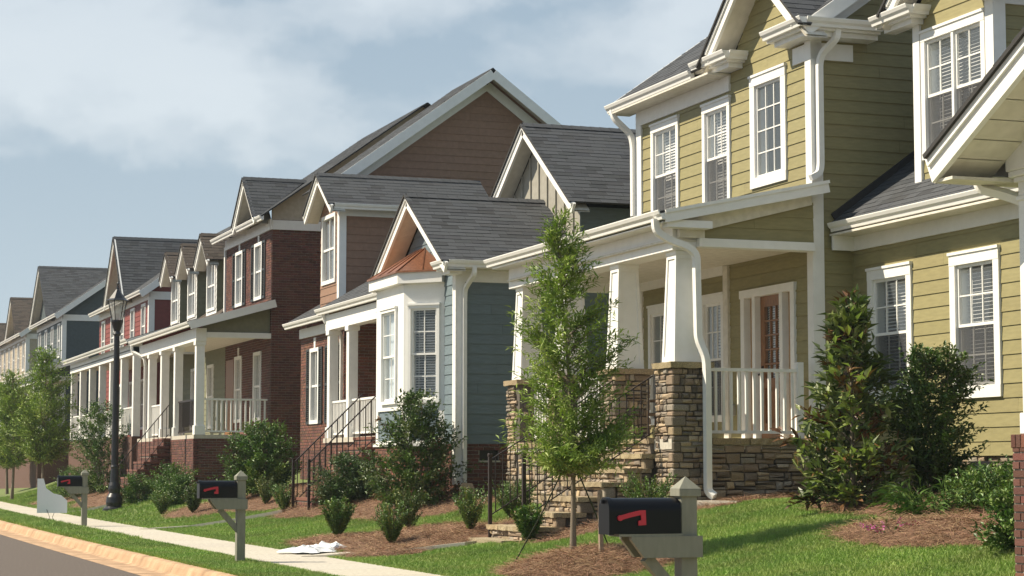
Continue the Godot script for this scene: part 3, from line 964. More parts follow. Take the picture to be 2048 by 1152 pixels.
func layout() -> void:
	# pine straw beds: x, z, radius x, radius z, mound, needles per square metre
	beds = [
		[8.65, -21.55, 0.92, 1.45, 0.20, 2800],
		[8.35, -30.6, 0.75, 2.3, 0.07, 1500], [9.3, -29.6, 0.9, 2.2, 0.07, 1500], [9.5, -28.4, 0.5, 0.9, 0.06, 1500],
		[8.1, -27.5, 0.65, 0.75, 0.06, 1700],
		[11.0, -35.4, 1.2, 3.2, 0.10, 900], [10.3, -39.4, 1.0, 1.9, 0.08, 900],
		[10.6, -44.0, 1.3, 2.9, 0.10, 600], [9.3, -46.2, 0.9, 2.2, 0.07, 600],
		[10.98, -18.2, 0.52, 1.75, 0.13, 1900], [12.75, -20.6, 1.15, 2.6, 0.08, 1300], [11.9, -17.6, 0.8, 1.5, 0.06, 1300], [12.6, -25.0, 1.3, 0.5, 0.02, 1500],
		[10.6, -25.6, 1.2, 0.55, 0.03, 1500], [10.6, -28.4, 1.2, 0.7, 0.04, 1200],
		[9.9, -60.5, 1.6, 5.0, 0.10, 250], [9.6, -68.5, 1.6, 4.0, 0.10, 200],
	]
	slabs = [[7.34, -28.6, 9.3, -27.25, 0.55], [7.34, -42.2, 9.9, -40.6, 0.5], [7.5, -58.0, 9.2, -57.0, 0.5]]

func corner_board(p: Node, x: float, z: float, y0: float, y1: float, w := 0.14, m: Material = null) -> void:
	var b := MB.new()
	b.box(ID, Vector3(x - 0.028, y0, z - w), Vector3(x + 0.02, y1, z + 0.028))
	b.box(ID, Vector3(x + 0.02, y0, z - 0.02), Vector3(x + w, y1, z + 0.028))
	obj("corner_board", b, m if m else M.trim, p)
func rake(p: Node, x: float, z0: float, y0: float, z1: float, y1: float, w := 0.05, h := 0.2) -> void:
	var b := MB.new()
	b.bar(Vector3(x, y0, z0), Vector3(x, y1, z1), UP, w, h)
	b.bar(Vector3(x - 0.035, y0 + h * 0.36, z0), Vector3(x - 0.035, y1 + h * 0.36, z1), UP, 0.03, h * 0.36)
	obj("rake_board", b, M.trim, p)
func street_gable(p: Node, z0: float, z1: float, y: float, m: float, xf: float, xb0: float, xb1: float, wall_x: float, rm: Material, solo := false, ins := 0.0) -> void:
	# a roof with its ridge along X: eaves at z0 (far) and z1 (near), front edge at xf; it ends at xb0 at the eave and xb1 at the ridge
	var zc := (z0 + z1) / 2
	var half := (z1 - z0) / 2
	var L := half * sqrt(1 + m * m)
	roof(p, rz(z1, y, m), P2([xf - 0.05, 0, xb0, 0, xb1, L, xf - 0.05, L]), rm, solo)
	roof(p, rzb(z0, y, m), P2([-xb0, 0, -xf + 0.05, 0, -xf + 0.05, L, -xb1, L]), rm)
	var yp := y + half * m
	var th := 0.13
	rake(p, xf + 0.03, z0 + ins, y - th + ins * m, zc, yp - th); rake(p, xf + 0.03, z1 - ins, y - th + ins * m, zc, yp - th)
	# soffit boards under the overhang
	var s := MB.new()
	var cs := 1.0 / sqrt(1 + m * m)
	for q in [[z0, 1.0], [z1, -1.0]]:
		var a := Vector3(xf + 0.05, y - 0.18, q[0]); var b := Vector3(xf + 0.05, yp - 0.18, zc)
		var dx := Vector3(wall_x - xf - 0.05, 0, 0)
		s.quad(a, a + dx, b + dx, b)
		s.quad(a + UP * 0.03, b + UP * 0.03, b + UP * 0.03 + dx, a + UP * 0.03 + dx)
	obj("soffit", s, M.cream, p)
	var cap := MB.new()
	var x := xf
	while x < xb1 - 0.05:
		cap.col = Color(1, 1, 1) * rf(0.8, 1.15)
		for sgn in [-1.0, 1.0]:
			var e := Vector3(0, -0.16 * m * cs, sgn * 0.16 * cs)
			var a := Vector3(x, yp + 0.03, zc); var b2 := Vector3(minf(x + 0.2, xb1), yp + 0.024, zc)
			cap.out([a, b2, b2 + e, a + e], Vector3(x, yp - 1, zc))
		x += 0.2
	obj("ridge_cap", cap, rm, p, true)
func eave_return(p: Node, x0: float, x1: float, z0: float, z1: float, y: float) -> void:
	var b := MB.new()
	b.box(ID, Vector3(x0 + 0.09, y - 0.16, z0 + 0.0), Vector3(x1, y - 0.02, z1 - 0.09))
	b.box(ID, Vector3(x0 + 0.16, y - 0.23, z0 + 0.1), Vector3(x1 - 0.003, y - 0.16, z1 - 0.17))
	obj("eave_return", b, M.trim, p)
	gutter(p, fx(x0 + 0.09).translated_local(Vector3(0, 0, -0.0)), y, z0, z1)
	gutter(p, fz(z1 - 0.09), y - 0.003, x0 + 0.088, x1)

func olive_house() -> void:
	var H := thing("olive_house", Vector3(13.7, 0.8, -28.7), "olive green two-storey house with white trim, stone porch piers and tapered white columns", "house", "houses along the street")
	var F := fx(13.76)
	var S := fz(-25.6)
	var W := fx(14.38)
	# windows and door first: they leave the holes
	var h := []
	h.append(window(H, F, [-31.2, 5.22, -30.1, 6.95], {"cols": 3, "blind": true, "screen": true, "tilt": 1.0}))
	h.append(window(H, F, [-29.19, 5.22, -28.2, 6.95], {"cols": 3, "blind": true, "screen": true, "tilt": 1.0}))
	h.append(window(H, F, [-27.5, 5.40, -26.35, 7.10], {"cols": 3, "rt": 4, "fixed": true, "cw": 0.15, "head": 0.16, "sill": 0.15}))
	h.append(window(H, F, [-31.35, 1.95, -30.25, 3.92], {"cols": 3, "blind": true, "screen": true, "tilt": 0.8}))
	h.append(window(H, F, [-29.27, 1.95, -28.47, 3.93], {"cols": 3, "blind": true, "screen": true, "tilt": 1.1}))
	h.append(R2(-27.80, 1.66, -26.20, 3.82))
	siding(H, F, P2([-31.8, 1.62, -25.6, 1.62, -25.6, 7.42, -26.8, 8.75, -28.2, 7.42, -31.8, 7.42]), h, M.olive)
	var w := []
	w.append(window(H, W, [-25.15, 2.17, -23.99, 4.0], {"cols": 3, "blind": true, "screen": true, "tilt": 0.45, "cw": 0.13, "head": 0.16, "sill": 0.15}))
	w.append(window(H, W, [-23.03, 2.13, -21.89, 4.01], {"cols": 3, "blind": true, "screen": true, "tilt": 0.25, "cw": 0.13, "head": 0.16, "sill": 0.15}))
	siding(H, W, P2([-25.6, 1.40, -19.4, 1.40, -19.4, 4.4, -25.6, 4.4]), w, M.olive)
	siding(H, S, P2([13.76, 0.95, 14.38, 0.95, 14.38, 4.9, 17.6, 7.2, 17.6, 10.3, 13.76, 7.55]), [], M.olive)
	# the upper bump above the wing
	var B := fx(14.64)
	var hb := [window(H, B, [-24.06, 5.40, -22.5, 7.16], {"cols": 2, "units": 2, "blind": true, "screen": true, "tilt": 0.5})]
	siding(H, B, P2([-24.22, 5.05, -22.33, 5.05, -22.33, 7.45, -23.275, 8.35, -24.22, 7.45]), hb, M.olive)
	siding(H, fz(-22.33), P2([14.64, 5.1, 17.4, 7.0, 17.4, 7.5, 14.64, 7.5]), [], M.olive)
	siding(H, fz(-25.54), P2([11.98, 4.385, 13.715, 4.385, 13.715, 4.965, 11.98, 4.52]), [], M.olive, true, 0.178, 0.06)
	# walls nobody sees from the street, closed so that light stays out
	var rest := MB.new()
	rest.box(ID, Vector3(21.3, 0.9, -31.8), Vector3(21.42, 7.6, -19.4))
	rest.box(ID, Vector3(13.9, 0.9, -31.8), Vector3(21.3, 7.4, -31.68))
	rest.box(ID, Vector3(14.5, 0.9, -19.52), Vector3(21.3, 5.0, -19.4))
	rest.plate(fz(-31.68), P2([13.9, 7.4, 21.3, 7.4, 17.6, 10.2]), 0, 0, -0.1, 0, 1)
	rest.plate(fz(-25.6), P2([17.6, 0.95, 21.3, 0.95, 21.3, 7.5, 17.6, 10.3]), 0, 0, -0.1, 0, 1)
	rest.plate(fz(-19.4), P2([14.5, 5.0, 21.3, 5.0, 17.4, 7.0]), 0, 0, -0.1, 0, 1)
	obj("back_wall", rest, M.olive, H)
	# trim boards
	corner_board(H, 13.745, -25.585, 1.3, 7.3, 0.15)
	var cbl := MB.new(); cbl.box(F, Vector3(-31.82, 1.62, -0.02), Vector3(-31.6, 7.2, 0.04)); obj("corner_board", cbl, M.trim, H)
	cbl = MB.new(); cbl.box(F, Vector3(-28.45, 1.66, -0.02), Vector3(-28.29, 4.33, 0.055)); obj("corner_board", cbl, M.cream, H)
	var cb2 := MB.new(); cb2.box(B, Vector3(-24.25, 5.0, -0.02), Vector3(-24.08, 7.3, 0.05)); obj("corner_board", cb2, M.trim, H)
	corner_board(H, 14.62, -22.31, 5.0, 7.4, 0.16)
	var fr: MB
	fr = MB.new(); fr.box(F, Vector3(-31.8, 7.02, 0.0), Vector3(-28.2, 7.26, 0.045)); obj("frieze_board", fr, M.trim, H)
	fr = MB.new(); fr.box(F, Vector3(-26.1, 7.02, 0.0), Vector3(-25.6, 7.26, 0.045)); obj("frieze_board", fr, M.trim, H)
	fr = MB.new(); fr.box(S, Vector3(13.72, 7.02, 0.0), Vector3(14.4, 7.26, 0.043)); obj("frieze_board", fr, M.trim, H)
	fr = MB.new(); fr.box(W, Vector3(-25.6, 4.30, 0.0), Vector3(-19.4, 4.5, 0.045)); obj("frieze_board", fr, M.trim, H)
	fr = MB.new(); fr.box(fz(-25.53), Vector3(14.0, 4.3, 0.0), Vector3(14.38, 4.5, 0.04)); obj("frieze_board", fr, M.trim, H)
	fr = MB.new(); fr.box(F, Vector3(-31.6, 4.2, 0.0), Vector3(-28.45, 4.34, 0.06)); obj("frieze_board", fr, M.trim, H)
	fr = MB.new(); fr.box(fz(-22.33), Vector3(14.64, 7.2, 0.0), Vector3(17.0, 7.42, 0.04)); obj("frieze_board", fr, M.trim, H)
	fr = MB.new(); fr.bar(Vector3(13.8, 7.42, -25.565), Vector3(17.6, 10.14, -25.565), UP, 0.04, 0.2); obj("frieze_board", fr, M.trim, H)
	var so := MB.new()
	so.box(ID, Vector3(13.36, 7.26, -32.15), Vector3(13.75, 7.29, -28.2)); so.box(ID, Vector3(13.98, 4.50, -25.55), Vector3(14.37, 4.53, -19.3))
	so.quad(Vector3(13.5, 7.36, -25.59), Vector3(13.5, 7.36, -25.2), Vector3(17.6, 10.3, -25.2), Vector3(17.6, 10.3, -25.59))
	obj("soffit", so, M.cream, H)
	# roofs
	roof(H, rx(13.97, 4.66, 0.72), P2([-25.6, 0, -19.0, 0, -19.0, 4.3, -25.6, 4.3]), M.slate, true, 0.14, 0.34)
	roof(H, rx(11.22, 4.70, 0.21), P2([-32.35, 0, -25.22, 0, -25.22, 2.61, -32.35, 2.61]), M.slate, false)
	roof(H, rx(13.35, 7.40, 0.716), P2([-32.2, 0, -28.5, 0, -26.8, 2.66, -25.2, 0.16, -25.2, 5.25, -32.2, 5.25]), M.slate)
	roof(H, rxb(21.85, 7.40, 0.716), P2([25.2, 0, 32.2, 0, 32.2, 5.25, 25.2, 5.25]), M.slate)
	street_gable(H, -28.5, -25.12, 7.42, 0.85, 13.35, 13.5, 15.55, 13.76, M.slate, false, 0.26)
	street_gable(H, -24.6, -21.95, 7.47, 0.85, 14.28, 17.6, 17.6, 14.64, M.slate, false, 0.2)
	roof(H, rxb(20.9, 4.66, 0.72), P2([19.0, 0, 25.5, 0, 25.5, 4.3, 19.0, 4.3]), M.slate)
	var rk := MB.new()
	rk.bar(Vector3(13.45, 7.36, -25.19), Vector3(17.6, 10.32, -25.19), UP, 0.04, 0.2)
	rk.bar(Vector3(13.45, 7.36, -32.2), Vector3(17.6, 10.32, -32.2), UP, 0.04, 0.2)
	obj("rake_board", rk, M.trim, H)
	eave_return(H, 13.35, 13.75, -28.82, -27.6, 7.53)
	eave_return(H, 13.35, 14.66, -26.36, -25.13, 7.53)
	eave_return(H, 14.28, 14.63, -24.85, -23.85, 7.50)
	eave_return(H, 14.28, 14.63, -22.6, -21.9, 7.50)
	gutter(H, fx(13.42), 7.42, -32.2, -28.8)
	gutter(H, fx(14.05), 4.68, -25.52, -19.1)
	gutter(H, fx(11.32), 4.72, -32.45, -25.22)
	var fl := MB.new()   # flashing where the wing roof meets the wall
	fl.bar(Vector3(14.05, 4.78, -25.57), Vector3(17.6, 7.33, -25.57), UP, 0.03, 0.1)
	obj("flashing", fl, M.deck, H)
	# porch: floor, ceiling, beams
	box_part(H, "porch_floor", Vector3(11.5, 1.50, -32.05), Vector3(13.75, 1.64, -25.5), M.concrete)
	box_part(H, "porch_ceiling", Vector3(11.5, 4.34, -32.1), Vector3(13.75, 4.37, -25.55), M.cream)
	box_part(H, "beam", Vector3(11.56, 4.22, -32.2), Vector3(11.92, 4.56, -25.56), M.trim, 0.006)
	box_part(H, "beam", Vector3(11.92, 4.27, -25.68), Vector3(13.715, 4.39, -25.46), M.trim, 0.006)
	box_part(H, "beam", Vector3(11.92, 4.20, -32.15), Vector3(13.7, 4.38, -31.9), M.trim, 0.006)
	var pr := MB.new()
	pr.bar(Vector3(11.3, 4.62, -25.23), Vector3(13.80, 5.145, -25.23), UP, 0.04, 0.14)
	pr.bar(Vector3(11.3, 4.70, -25.205), Vector3(13.80, 5.225, -25.205), UP, 0.03, 0.045)
	obj("rake_board", pr, M.trim, H)
	var pf := MB.new()
	pf.plate(fz(-25.46), P2([11.62, 4.39, 12.0, 4.39, 12.0, 4.5, 13.66, 4.92, 13.66, 5.13, 11.62, 4.64]), 0.0, 0.0, -0.07, 0, 1)
	obj("frieze_board", pf, M.cream, H)
	var ps := MB.new()
	ps.quad(Vector3(11.3, 4.56, -25.22), Vector3(11.3, 4.56, -25.5), Vector3(13.76, 5.07, -25.5), Vector3(13.76, 5.07, -25.22))
	ps.box(ID, Vector3(11.3, 4.555, -32.3), Vector3(11.58, 4.575, -25.3))
	ps.box(ID, Vector3(11.36, 4.50, -25.46), Vector3(12.02, 4.60, -25.25))
	obj("soffit", ps, M.trim, H)
	# stone piers with tapered columns
	var zs := [-25.755, -27.78, -29.95, -31.86]
	for i in 4:
		var z: float = zs[i]
		var x0 := 11.5; var x1 := 12.07; var z0 := z - 0.285; var z1 := z + 0.285
		var y0 := 0.35
		var core := MB.new(); core.box(ID, Vector3(x0 + 0.04, y0, z0 + 0.04), Vector3(x1 - 0.04, 2.6, z1 - 0.04)); obj("pier_core", core, M.stone_back, H)
		var f1 := fz(z1 - 0.055); var f2 := fx(x0 + 0.055)
		# courses that wrap the corner: each corner stone turns both faces
		var y := y0
		while y < 2.58:
			var hh := rf(0.06, 0.15)
			if 2.60 - y - hh < 0.07: hh = 2.60 - y
			var ca := rf(0.10, 0.26); var cz := rf(0.10, 0.26)
			var b := MB.new()
			stone_block(b, Vector3(x0 + rf(-0.008, 0.01), y + 0.004, z1 - cz), Vector3(x0 + ca, y + hh - 0.004, z1 + rf(-0.01, 0.008)))
			if i < 2 or room(H, "stone"): obj("stone", b, M.stone, H)
			stonework(H, f1, x0 + ca, y, x1, y + hh, 0.055, i < 2, 0.72)
			stonework(H, f2, z0, y, z1 - cz, y + hh, 0.055, i < 2, 0.72)
			y += hh
		stonework(H, Transform3D(Basis(Vector3(0, 0, -1), UP, Vector3(1, 0, 0)), Vector3(x1 - 0.05, 0, 0)), -z1, 1.6, -z0, 2.6, 0.05, false)
		var cap := MB.new()
		cap_slab(cap, Vector3(x0 - 0.045, 2.60, z0 - 0.045), Vector3(x1 + 0.045, 2.685, z1 + 0.045))
		obj("cap_stone", cap, M.cap, H)
		column(H, Vector3((x0 + x1) / 2 + 0.0, 2.685, z), 0.215, 0.155, 1.535)
	# stone base of the porch, capped with flags
	stone_backing(H, Vector3(12.0, 0.5, -25.75), Vector3(13.8, 1.55, -25.53))
	stonework(H, fz(-25.53), 12.07, 0.62, 13.82, 1.56, 0.055, true, 1.15, 0.016)
	stone_backing(H, Vector3(11.56, 0.3, -32.0), Vector3(11.8, 1.55, -27.5))
	stonework(H, fx(11.56), -31.6, 0.45, -28.05, 1.56, 0.055, false, 1.1)
	var u := 12.08
	while u < 13.7:
		var e := minf(u + rf(0.35, 0.7), 13.72)
		var c := MB.new(); cap_slab(c, Vector3(u + 0.004, 1.565, -25.95), Vector3(e - 0.004, 1.652, -25.44)); obj("cap_stone", c, M.cap, H)
		u = e
	u = -31.6
	while u < -28.1:
		var e := minf(u + rf(0.4, 0.7), -28.06)
		var c := MB.new(); cap_slab(c, Vector3(11.45, 1.565, u + 0.004), Vector3(11.95, 1.652, e - 0.004)); obj("cap_stone", c, M.cap, H)
		u = e
	stone_backing(H, Vector3(14.42, 0.6, -25.6), Vector3(14.5, 1.4, -19.4))
	stonework(H, fx(14.45), -25.5, 0.75, -19.4, 1.40, 0.05, true, 1.3)
	var vent := MB.new(); vent.box(fx(14.40), Vector3(-22.62, 1.12, 0), Vector3(-22.2, 1.33, 0.03)); obj("foundation_vent", vent, M.black, H)
	# railings
	railing(H, Vector3(12.08, 1.65, -25.7), Vector3(13.5, 1.65, -25.7), 0.95, 12, M.trim, 0.036)
	box_part(H, "newel_post", Vector3(13.5, 1.65, -25.75), Vector3(13.6, 2.72, -25.65), M.trim, 0.006)
	railing(H, Vector3(11.78, 1.65, -28.07), Vector3(11.78, 1.65, -29.66), 0.95, 13, M.trim, 0.036)
	railing(H, Vector3(11.78, 1.65, -30.24), Vector3(11.78, 1.65, -31.57), 0.95, 11, M.trim, 0.036)
	# entrance: door with sidelights
	var D := part("door", H)
	var dc := MB.new()
	for q in [[-27.86, -27.74], [-26.26, -26.14]]: dc.box(F, Vector3(q[0], 1.66, -0.1), Vector3(q[1], 3.78, 0.05))
	dc.box(F, Vector3(-27.88, 3.78, -0.1), Vector3(-26.12, 3.9, 0.06))
	for x in [-27.44, -26.56]: dc.box(F, Vector3(x - 0.05, 1.66, -0.1), Vector3(x + 0.05, 3.78, 0.045))
	obj("door_frame", dc, M.trim, D)
	var ds := MB.new()
	var a := -27.39; var b2 := -26.61
	ds.box(F, Vector3(a, 1.68, -0.1), Vector3(a + 0.13, 3.78, -0.05)); ds.box(F, Vector3(b2 - 0.13, 1.68, -0.1), Vector3(b2, 3.78, -0.05))
	ds.box(F, Vector3(a + 0.13, 1.68, -0.1), Vector3(b2 - 0.13, 1.9, -0.05)); ds.box(F, Vector3(a + 0.13, 3.62, -0.1), Vector3(b2 - 0.13, 3.78, -0.05)); ds.box(F, Vector3(a + 0.13, 2.42, -0.1), Vector3(b2 - 0.13, 2.56, -0.05))
	ds.box(F, Vector3(a + 0.13, 1.9, -0.1), Vector3(b2 - 0.13, 2.42, -0.075)); ds.cbox(F, Vector3(a + 0.17, 1.94, -0.09), Vector3(b2 - 0.17, 2.38, -0.058), 0.012)
	obj("door_leaf", ds, M.door, D)
	var dm := MB.new()
	for i in range(1, 3):
		var x := lerpf(a + 0.13, b2 - 0.13, i / 3.0); dm.box(F, Vector3(x - 0.012, 2.56, -0.092), Vector3(x + 0.012, 3.62, -0.055))
	for i in range(1, 5):
		var y := lerpf(2.56, 3.62, i / 5.0); dm.box(F, Vector3(a + 0.13, y - 0.012, -0.09), Vector3(b2 - 0.13, y + 0.012, -0.056))
	obj("muntin", dm, M.door, D)
	var dg := MB.new(); dg.quad(F * Vector3(a + 0.1, 2.5, -0.08), F * Vector3(b2 - 0.1, 2.5, -0.08), F * Vector3(b2 - 0.1, 3.68, -0.08), F * Vector3(a + 0.1, 3.68, -0.08)); obj("pane", dg, M.glass, D)
	var db := MB.new()
	var yb := 2.5
	while yb < 3.66:
		db.box(Transform3D(F.basis * Basis(Vector3(1, 0, 0), 1.0), F * Vector3(0, yb, -0.14)), Vector3(a + 0.1, -0.001, -0.016), Vector3(b2 - 0.1, 0.001, 0.016)); yb += 0.035
	obj("blind", db, M.blind, D)
	var dh := MB.new(); dh.lathe(F * Vector3(a + 0.06, 2.62, 0.0), [Vector2(0.0, -0.02), Vector2(0.028, -0.01), Vector2(0.028, 0.01), Vector2(0.0, 0.02)], 10); dh.box(F, Vector3(a + 0.03, 2.5, -0.06), Vector3(a + 0.09, 2.75, -0.045)); obj("handle", dh, M.iron, D)
	for q in [[-27.74, -27.49], [-26.51, -26.26]]:
		var sl := MB.new()
		sl.box(F, Vector3(q[0], 1.68, -0.1), Vector3(q[0] + 0.05, 3.78, -0.06)); sl.box(F, Vector3(q[1] - 0.05, 1.68, -0.1), Vector3(q[1], 3.78, -0.06))
		sl.box(F, Vector3(q[0] + 0.05, 1.68, -0.1), Vector3(q[1] - 0.05, 2.5, -0.06)); sl.box(F, Vector3(q[0] + 0.05, 3.66, -0.1), Vector3(q[1] - 0.05, 3.78, -0.06))
		obj("sidelight", sl, M.door_light, D)
		var sg := MB.new(); sg.quad(F * Vector3(q[0] + 0.04, 2.5, -0.085), F * Vector3(q[1] - 0.04, 2.5, -0.085), F * Vector3(q[1] - 0.04, 3.7, -0.085), F * Vector3(q[0] + 0.04, 3.7, -0.085)); obj("pane", sg, M.glass, D)
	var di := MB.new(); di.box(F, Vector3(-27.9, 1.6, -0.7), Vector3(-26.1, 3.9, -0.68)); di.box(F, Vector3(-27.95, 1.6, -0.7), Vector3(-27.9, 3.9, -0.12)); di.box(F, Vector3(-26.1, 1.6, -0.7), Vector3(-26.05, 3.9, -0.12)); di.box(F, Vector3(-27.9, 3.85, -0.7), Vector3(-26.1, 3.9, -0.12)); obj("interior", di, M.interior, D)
	var ob := MB.new(); ob.cbox(F, Vector3(-28.24, 2.03, 0.0), Vector3(-28.13, 2.2, 0.06), 0.008); obj("outlet_box", ob, M.batten_grey, H)
	# downspouts
	spout(H, bend_pts([Vector3(11.24, 4.62, -25.42), Vector3(11.25, 4.45, -25.42), Vector3(11.45, 4.33, -25.40), Vector3(11.70, 4.26, -25.40), Vector3(11.84, 4.16, -25.40), Vector3(11.86, 3.0, -25.40), Vector3(11.95, 2.74, -25.34), Vector3(11.96, 2.5, -25.34), Vector3(11.96, 0.93, -25.34), Vector3(12.02, 0.86, -25.26)]), 0.062)
	spout(H, bend_pts([Vector3(13.98, 7.42, -25.24), Vector3(13.97, 7.28, -25.24), Vector3(13.84, 7.08, -25.45), Vector3(13.82, 6.95, -25.49), Vector3(13.82, 5.5, -25.49), Vector3(13.80, 5.38, -25.49), Vector3(13.66, 5.31, -25.49)]), 0.058)
	spout(H, bend_pts([Vector3(13.38, 7.34, -32.05), Vector3(13.4, 7.18, -32.0), Vector3(13.66, 6.9, -31.88), Vector3(13.69, 6.7, -31.86), Vector3(13.69, 5.5, -31.86)]), 0.058)
	spout(H, bend_pts([Vector3(14.0, 4.6, -20.2), Vector3(14.0, 4.45, -20.2), Vector3(14.3, 4.25, -20.2), Vector3(14.31, 4.1, -20.2), Vector3(14.31, 0.9, -20.2)]), 0.055)

func bend_pts(p: Array) -> Array:   # rounds the corners of a path
	var r := [p[0]]
	for i in range(1, p.size() - 1):
		var a: Vector3 = p[i - 1]; var b: Vector3 = p[i]; var c: Vector3 = p[i + 1]
		var d := minf(0.09, 0.45 * minf(a.distance_to(b), b.distance_to(c)))
		var s := b + (a - b).normalized() * d; var e := b + (c - b).normalized() * d
		for t in [0.0, 0.25, 0.5, 0.75, 1.0]: r.append(s.lerp(b, t).lerp(b.lerp(e, t), t))
	r.append(p[-1])
	return r
func stone_block(b: MB, lo: Vector3, hi: Vector3) -> void:
	var tone: Color = stone_tones[rng.randi_range(0, stone_tones.size() - 1)]
	var g := rf(0.8, 1.15)
	b.col = Color(tone.r * g, tone.g * g, tone.b * g)
	b.cbox(ID, lo, hi, minf(0.015, 0.2 * (hi.y - lo.y)))
	for i in b.v.size():   # uneven faces
		var p := b.v[i]
		b.v[i] = p + Vector3(sin(p.y * 91.0 + p.z * 57.0), sin(p.x * 83.0 + p.z * 41.0), sin(p.x * 71.0 + p.y * 63.0)) * 0.004
func stone_backing(p: Node, a: Vector3, b: Vector3) -> void: box_part(p, "stone_bed", a, b, M.stone_back)
func cap_slab(b: MB, lo: Vector3, hi: Vector3) -> void:
	var g := rf(0.82, 1.1)
	b.col = Color(g, g * rf(0.94, 1.02), g * rf(0.88, 1.05))
	# a flagstone with a broken edge
	var n := 7
	var top := []; var bot := []
	var c := (lo + hi) / 2
	var pts := []
	for e in [[lo.x, lo.z, hi.x, lo.z], [hi.x, lo.z, hi.x, hi.z], [hi.x, hi.z, lo.x, hi.z], [lo.x, hi.z, lo.x, lo.z]]:
		for i in n:
			var t := float(i) / n
			pts.append(Vector2(lerpf(e[0], e[2], t), lerpf(e[1], e[3], t)))
	for p in pts:
		var j := rf(-0.014, 0.004)
		var d := Vector2(c.x, c.z).direction_to(p) * j
		top.append(Vector3(p.x + d.x, hi.y + rf(-0.004, 0.002), p.y + d.y))
		j = rf(-0.024, 0.0)
		d = Vector2(c.x, c.z).direction_to(p) * j
		bot.append(Vector3(p.x + d.x, lo.y + rf(-0.003, 0.01), p.y + d.y))
	for i in pts.size():
		var k := (i + 1) % pts.size()
		b.out([bot[i], bot[k], top[k], top[i]], c)
		b.out([top[i], top[k], Vector3(c.x, hi.y, c.z)], c); b.out([bot[i], bot[k], Vector3(c.x, lo.y, c.z)], c)
func column(p: Node, at: Vector3, w0: float, w1: float, h: float) -> void:
	# square tapered column: a core, raised stiles at the corners, a base and a cap
	var C := part("column", p)
	var b := MB.new()
	var pt := func(s: float, t: float, u: float, ins: float) -> Vector3:   # side s (0-3), across t (-1..1), up u (0..1)
		var w := lerpf(w0, w1, u)
		var q := Vector3(-w + ins, u * h, t * w) if s == 0 else Vector3(t * w, u * h, w - ins) if s == 1 else Vector3(w - ins, u * h, -t * w) if s == 2 else Vector3(-t * w, u * h, -w + ins)
		return at + q
	for s in 4:
		var e := 0.72
		var y0 := 0.05; var y1 := 0.93
		for q in [[-1.0, -e, 0.0, 1.0], [e, 1.0, 0.0, 1.0], [-e, e, 0.0, y0], [-e, e, y1, 1.0]]:
			b.quad(pt.call(s, q[0], q[2], 0), pt.call(s, q[1], q[2], 0), pt.call(s, q[1], q[3], 0), pt.call(s, q[0], q[3], 0))
		b.quad(pt.call(s, -e, y0, 0.018), pt.call(s, e, y0, 0.018), pt.call(s, e, y1, 0.018), pt.call(s, -e, y1, 0.018))
		b.quad(pt.call(s, -e, y0, 0.0), pt.call(s, -e, y0, 0.018), pt.call(s, -e, y1, 0.018), pt.call(s, -e, y1, 0.0))
		b.quad(pt.call(s, e, y0, 0.018), pt.call(s, e, y0, 0.0), pt.call(s, e, y1, 0.0), pt.call(s, e, y1, 0.018))
		b.quad(pt.call(s, -e, y1, 0.018), pt.call(s, e, y1, 0.018), pt.call(s, e, y1, 0.0), pt.call(s, -e, y1, 0.0))
		b.quad(pt.call(s, -e, y0, 0.0), pt.call(s, e, y0, 0.0), pt.call(s, e, y0, 0.018), pt.call(s, -e, y0, 0.018))
	obj("shaft", b, M.trim, C)
	var k := MB.new()
	k.cbox(ID, at + Vector3(-w1 - 0.012, h * 0.965, -w1 - 0.012), at + Vector3(w1 + 0.012, h, w1 + 0.012), 0.004)
	obj("capital", k, M.trim, C)

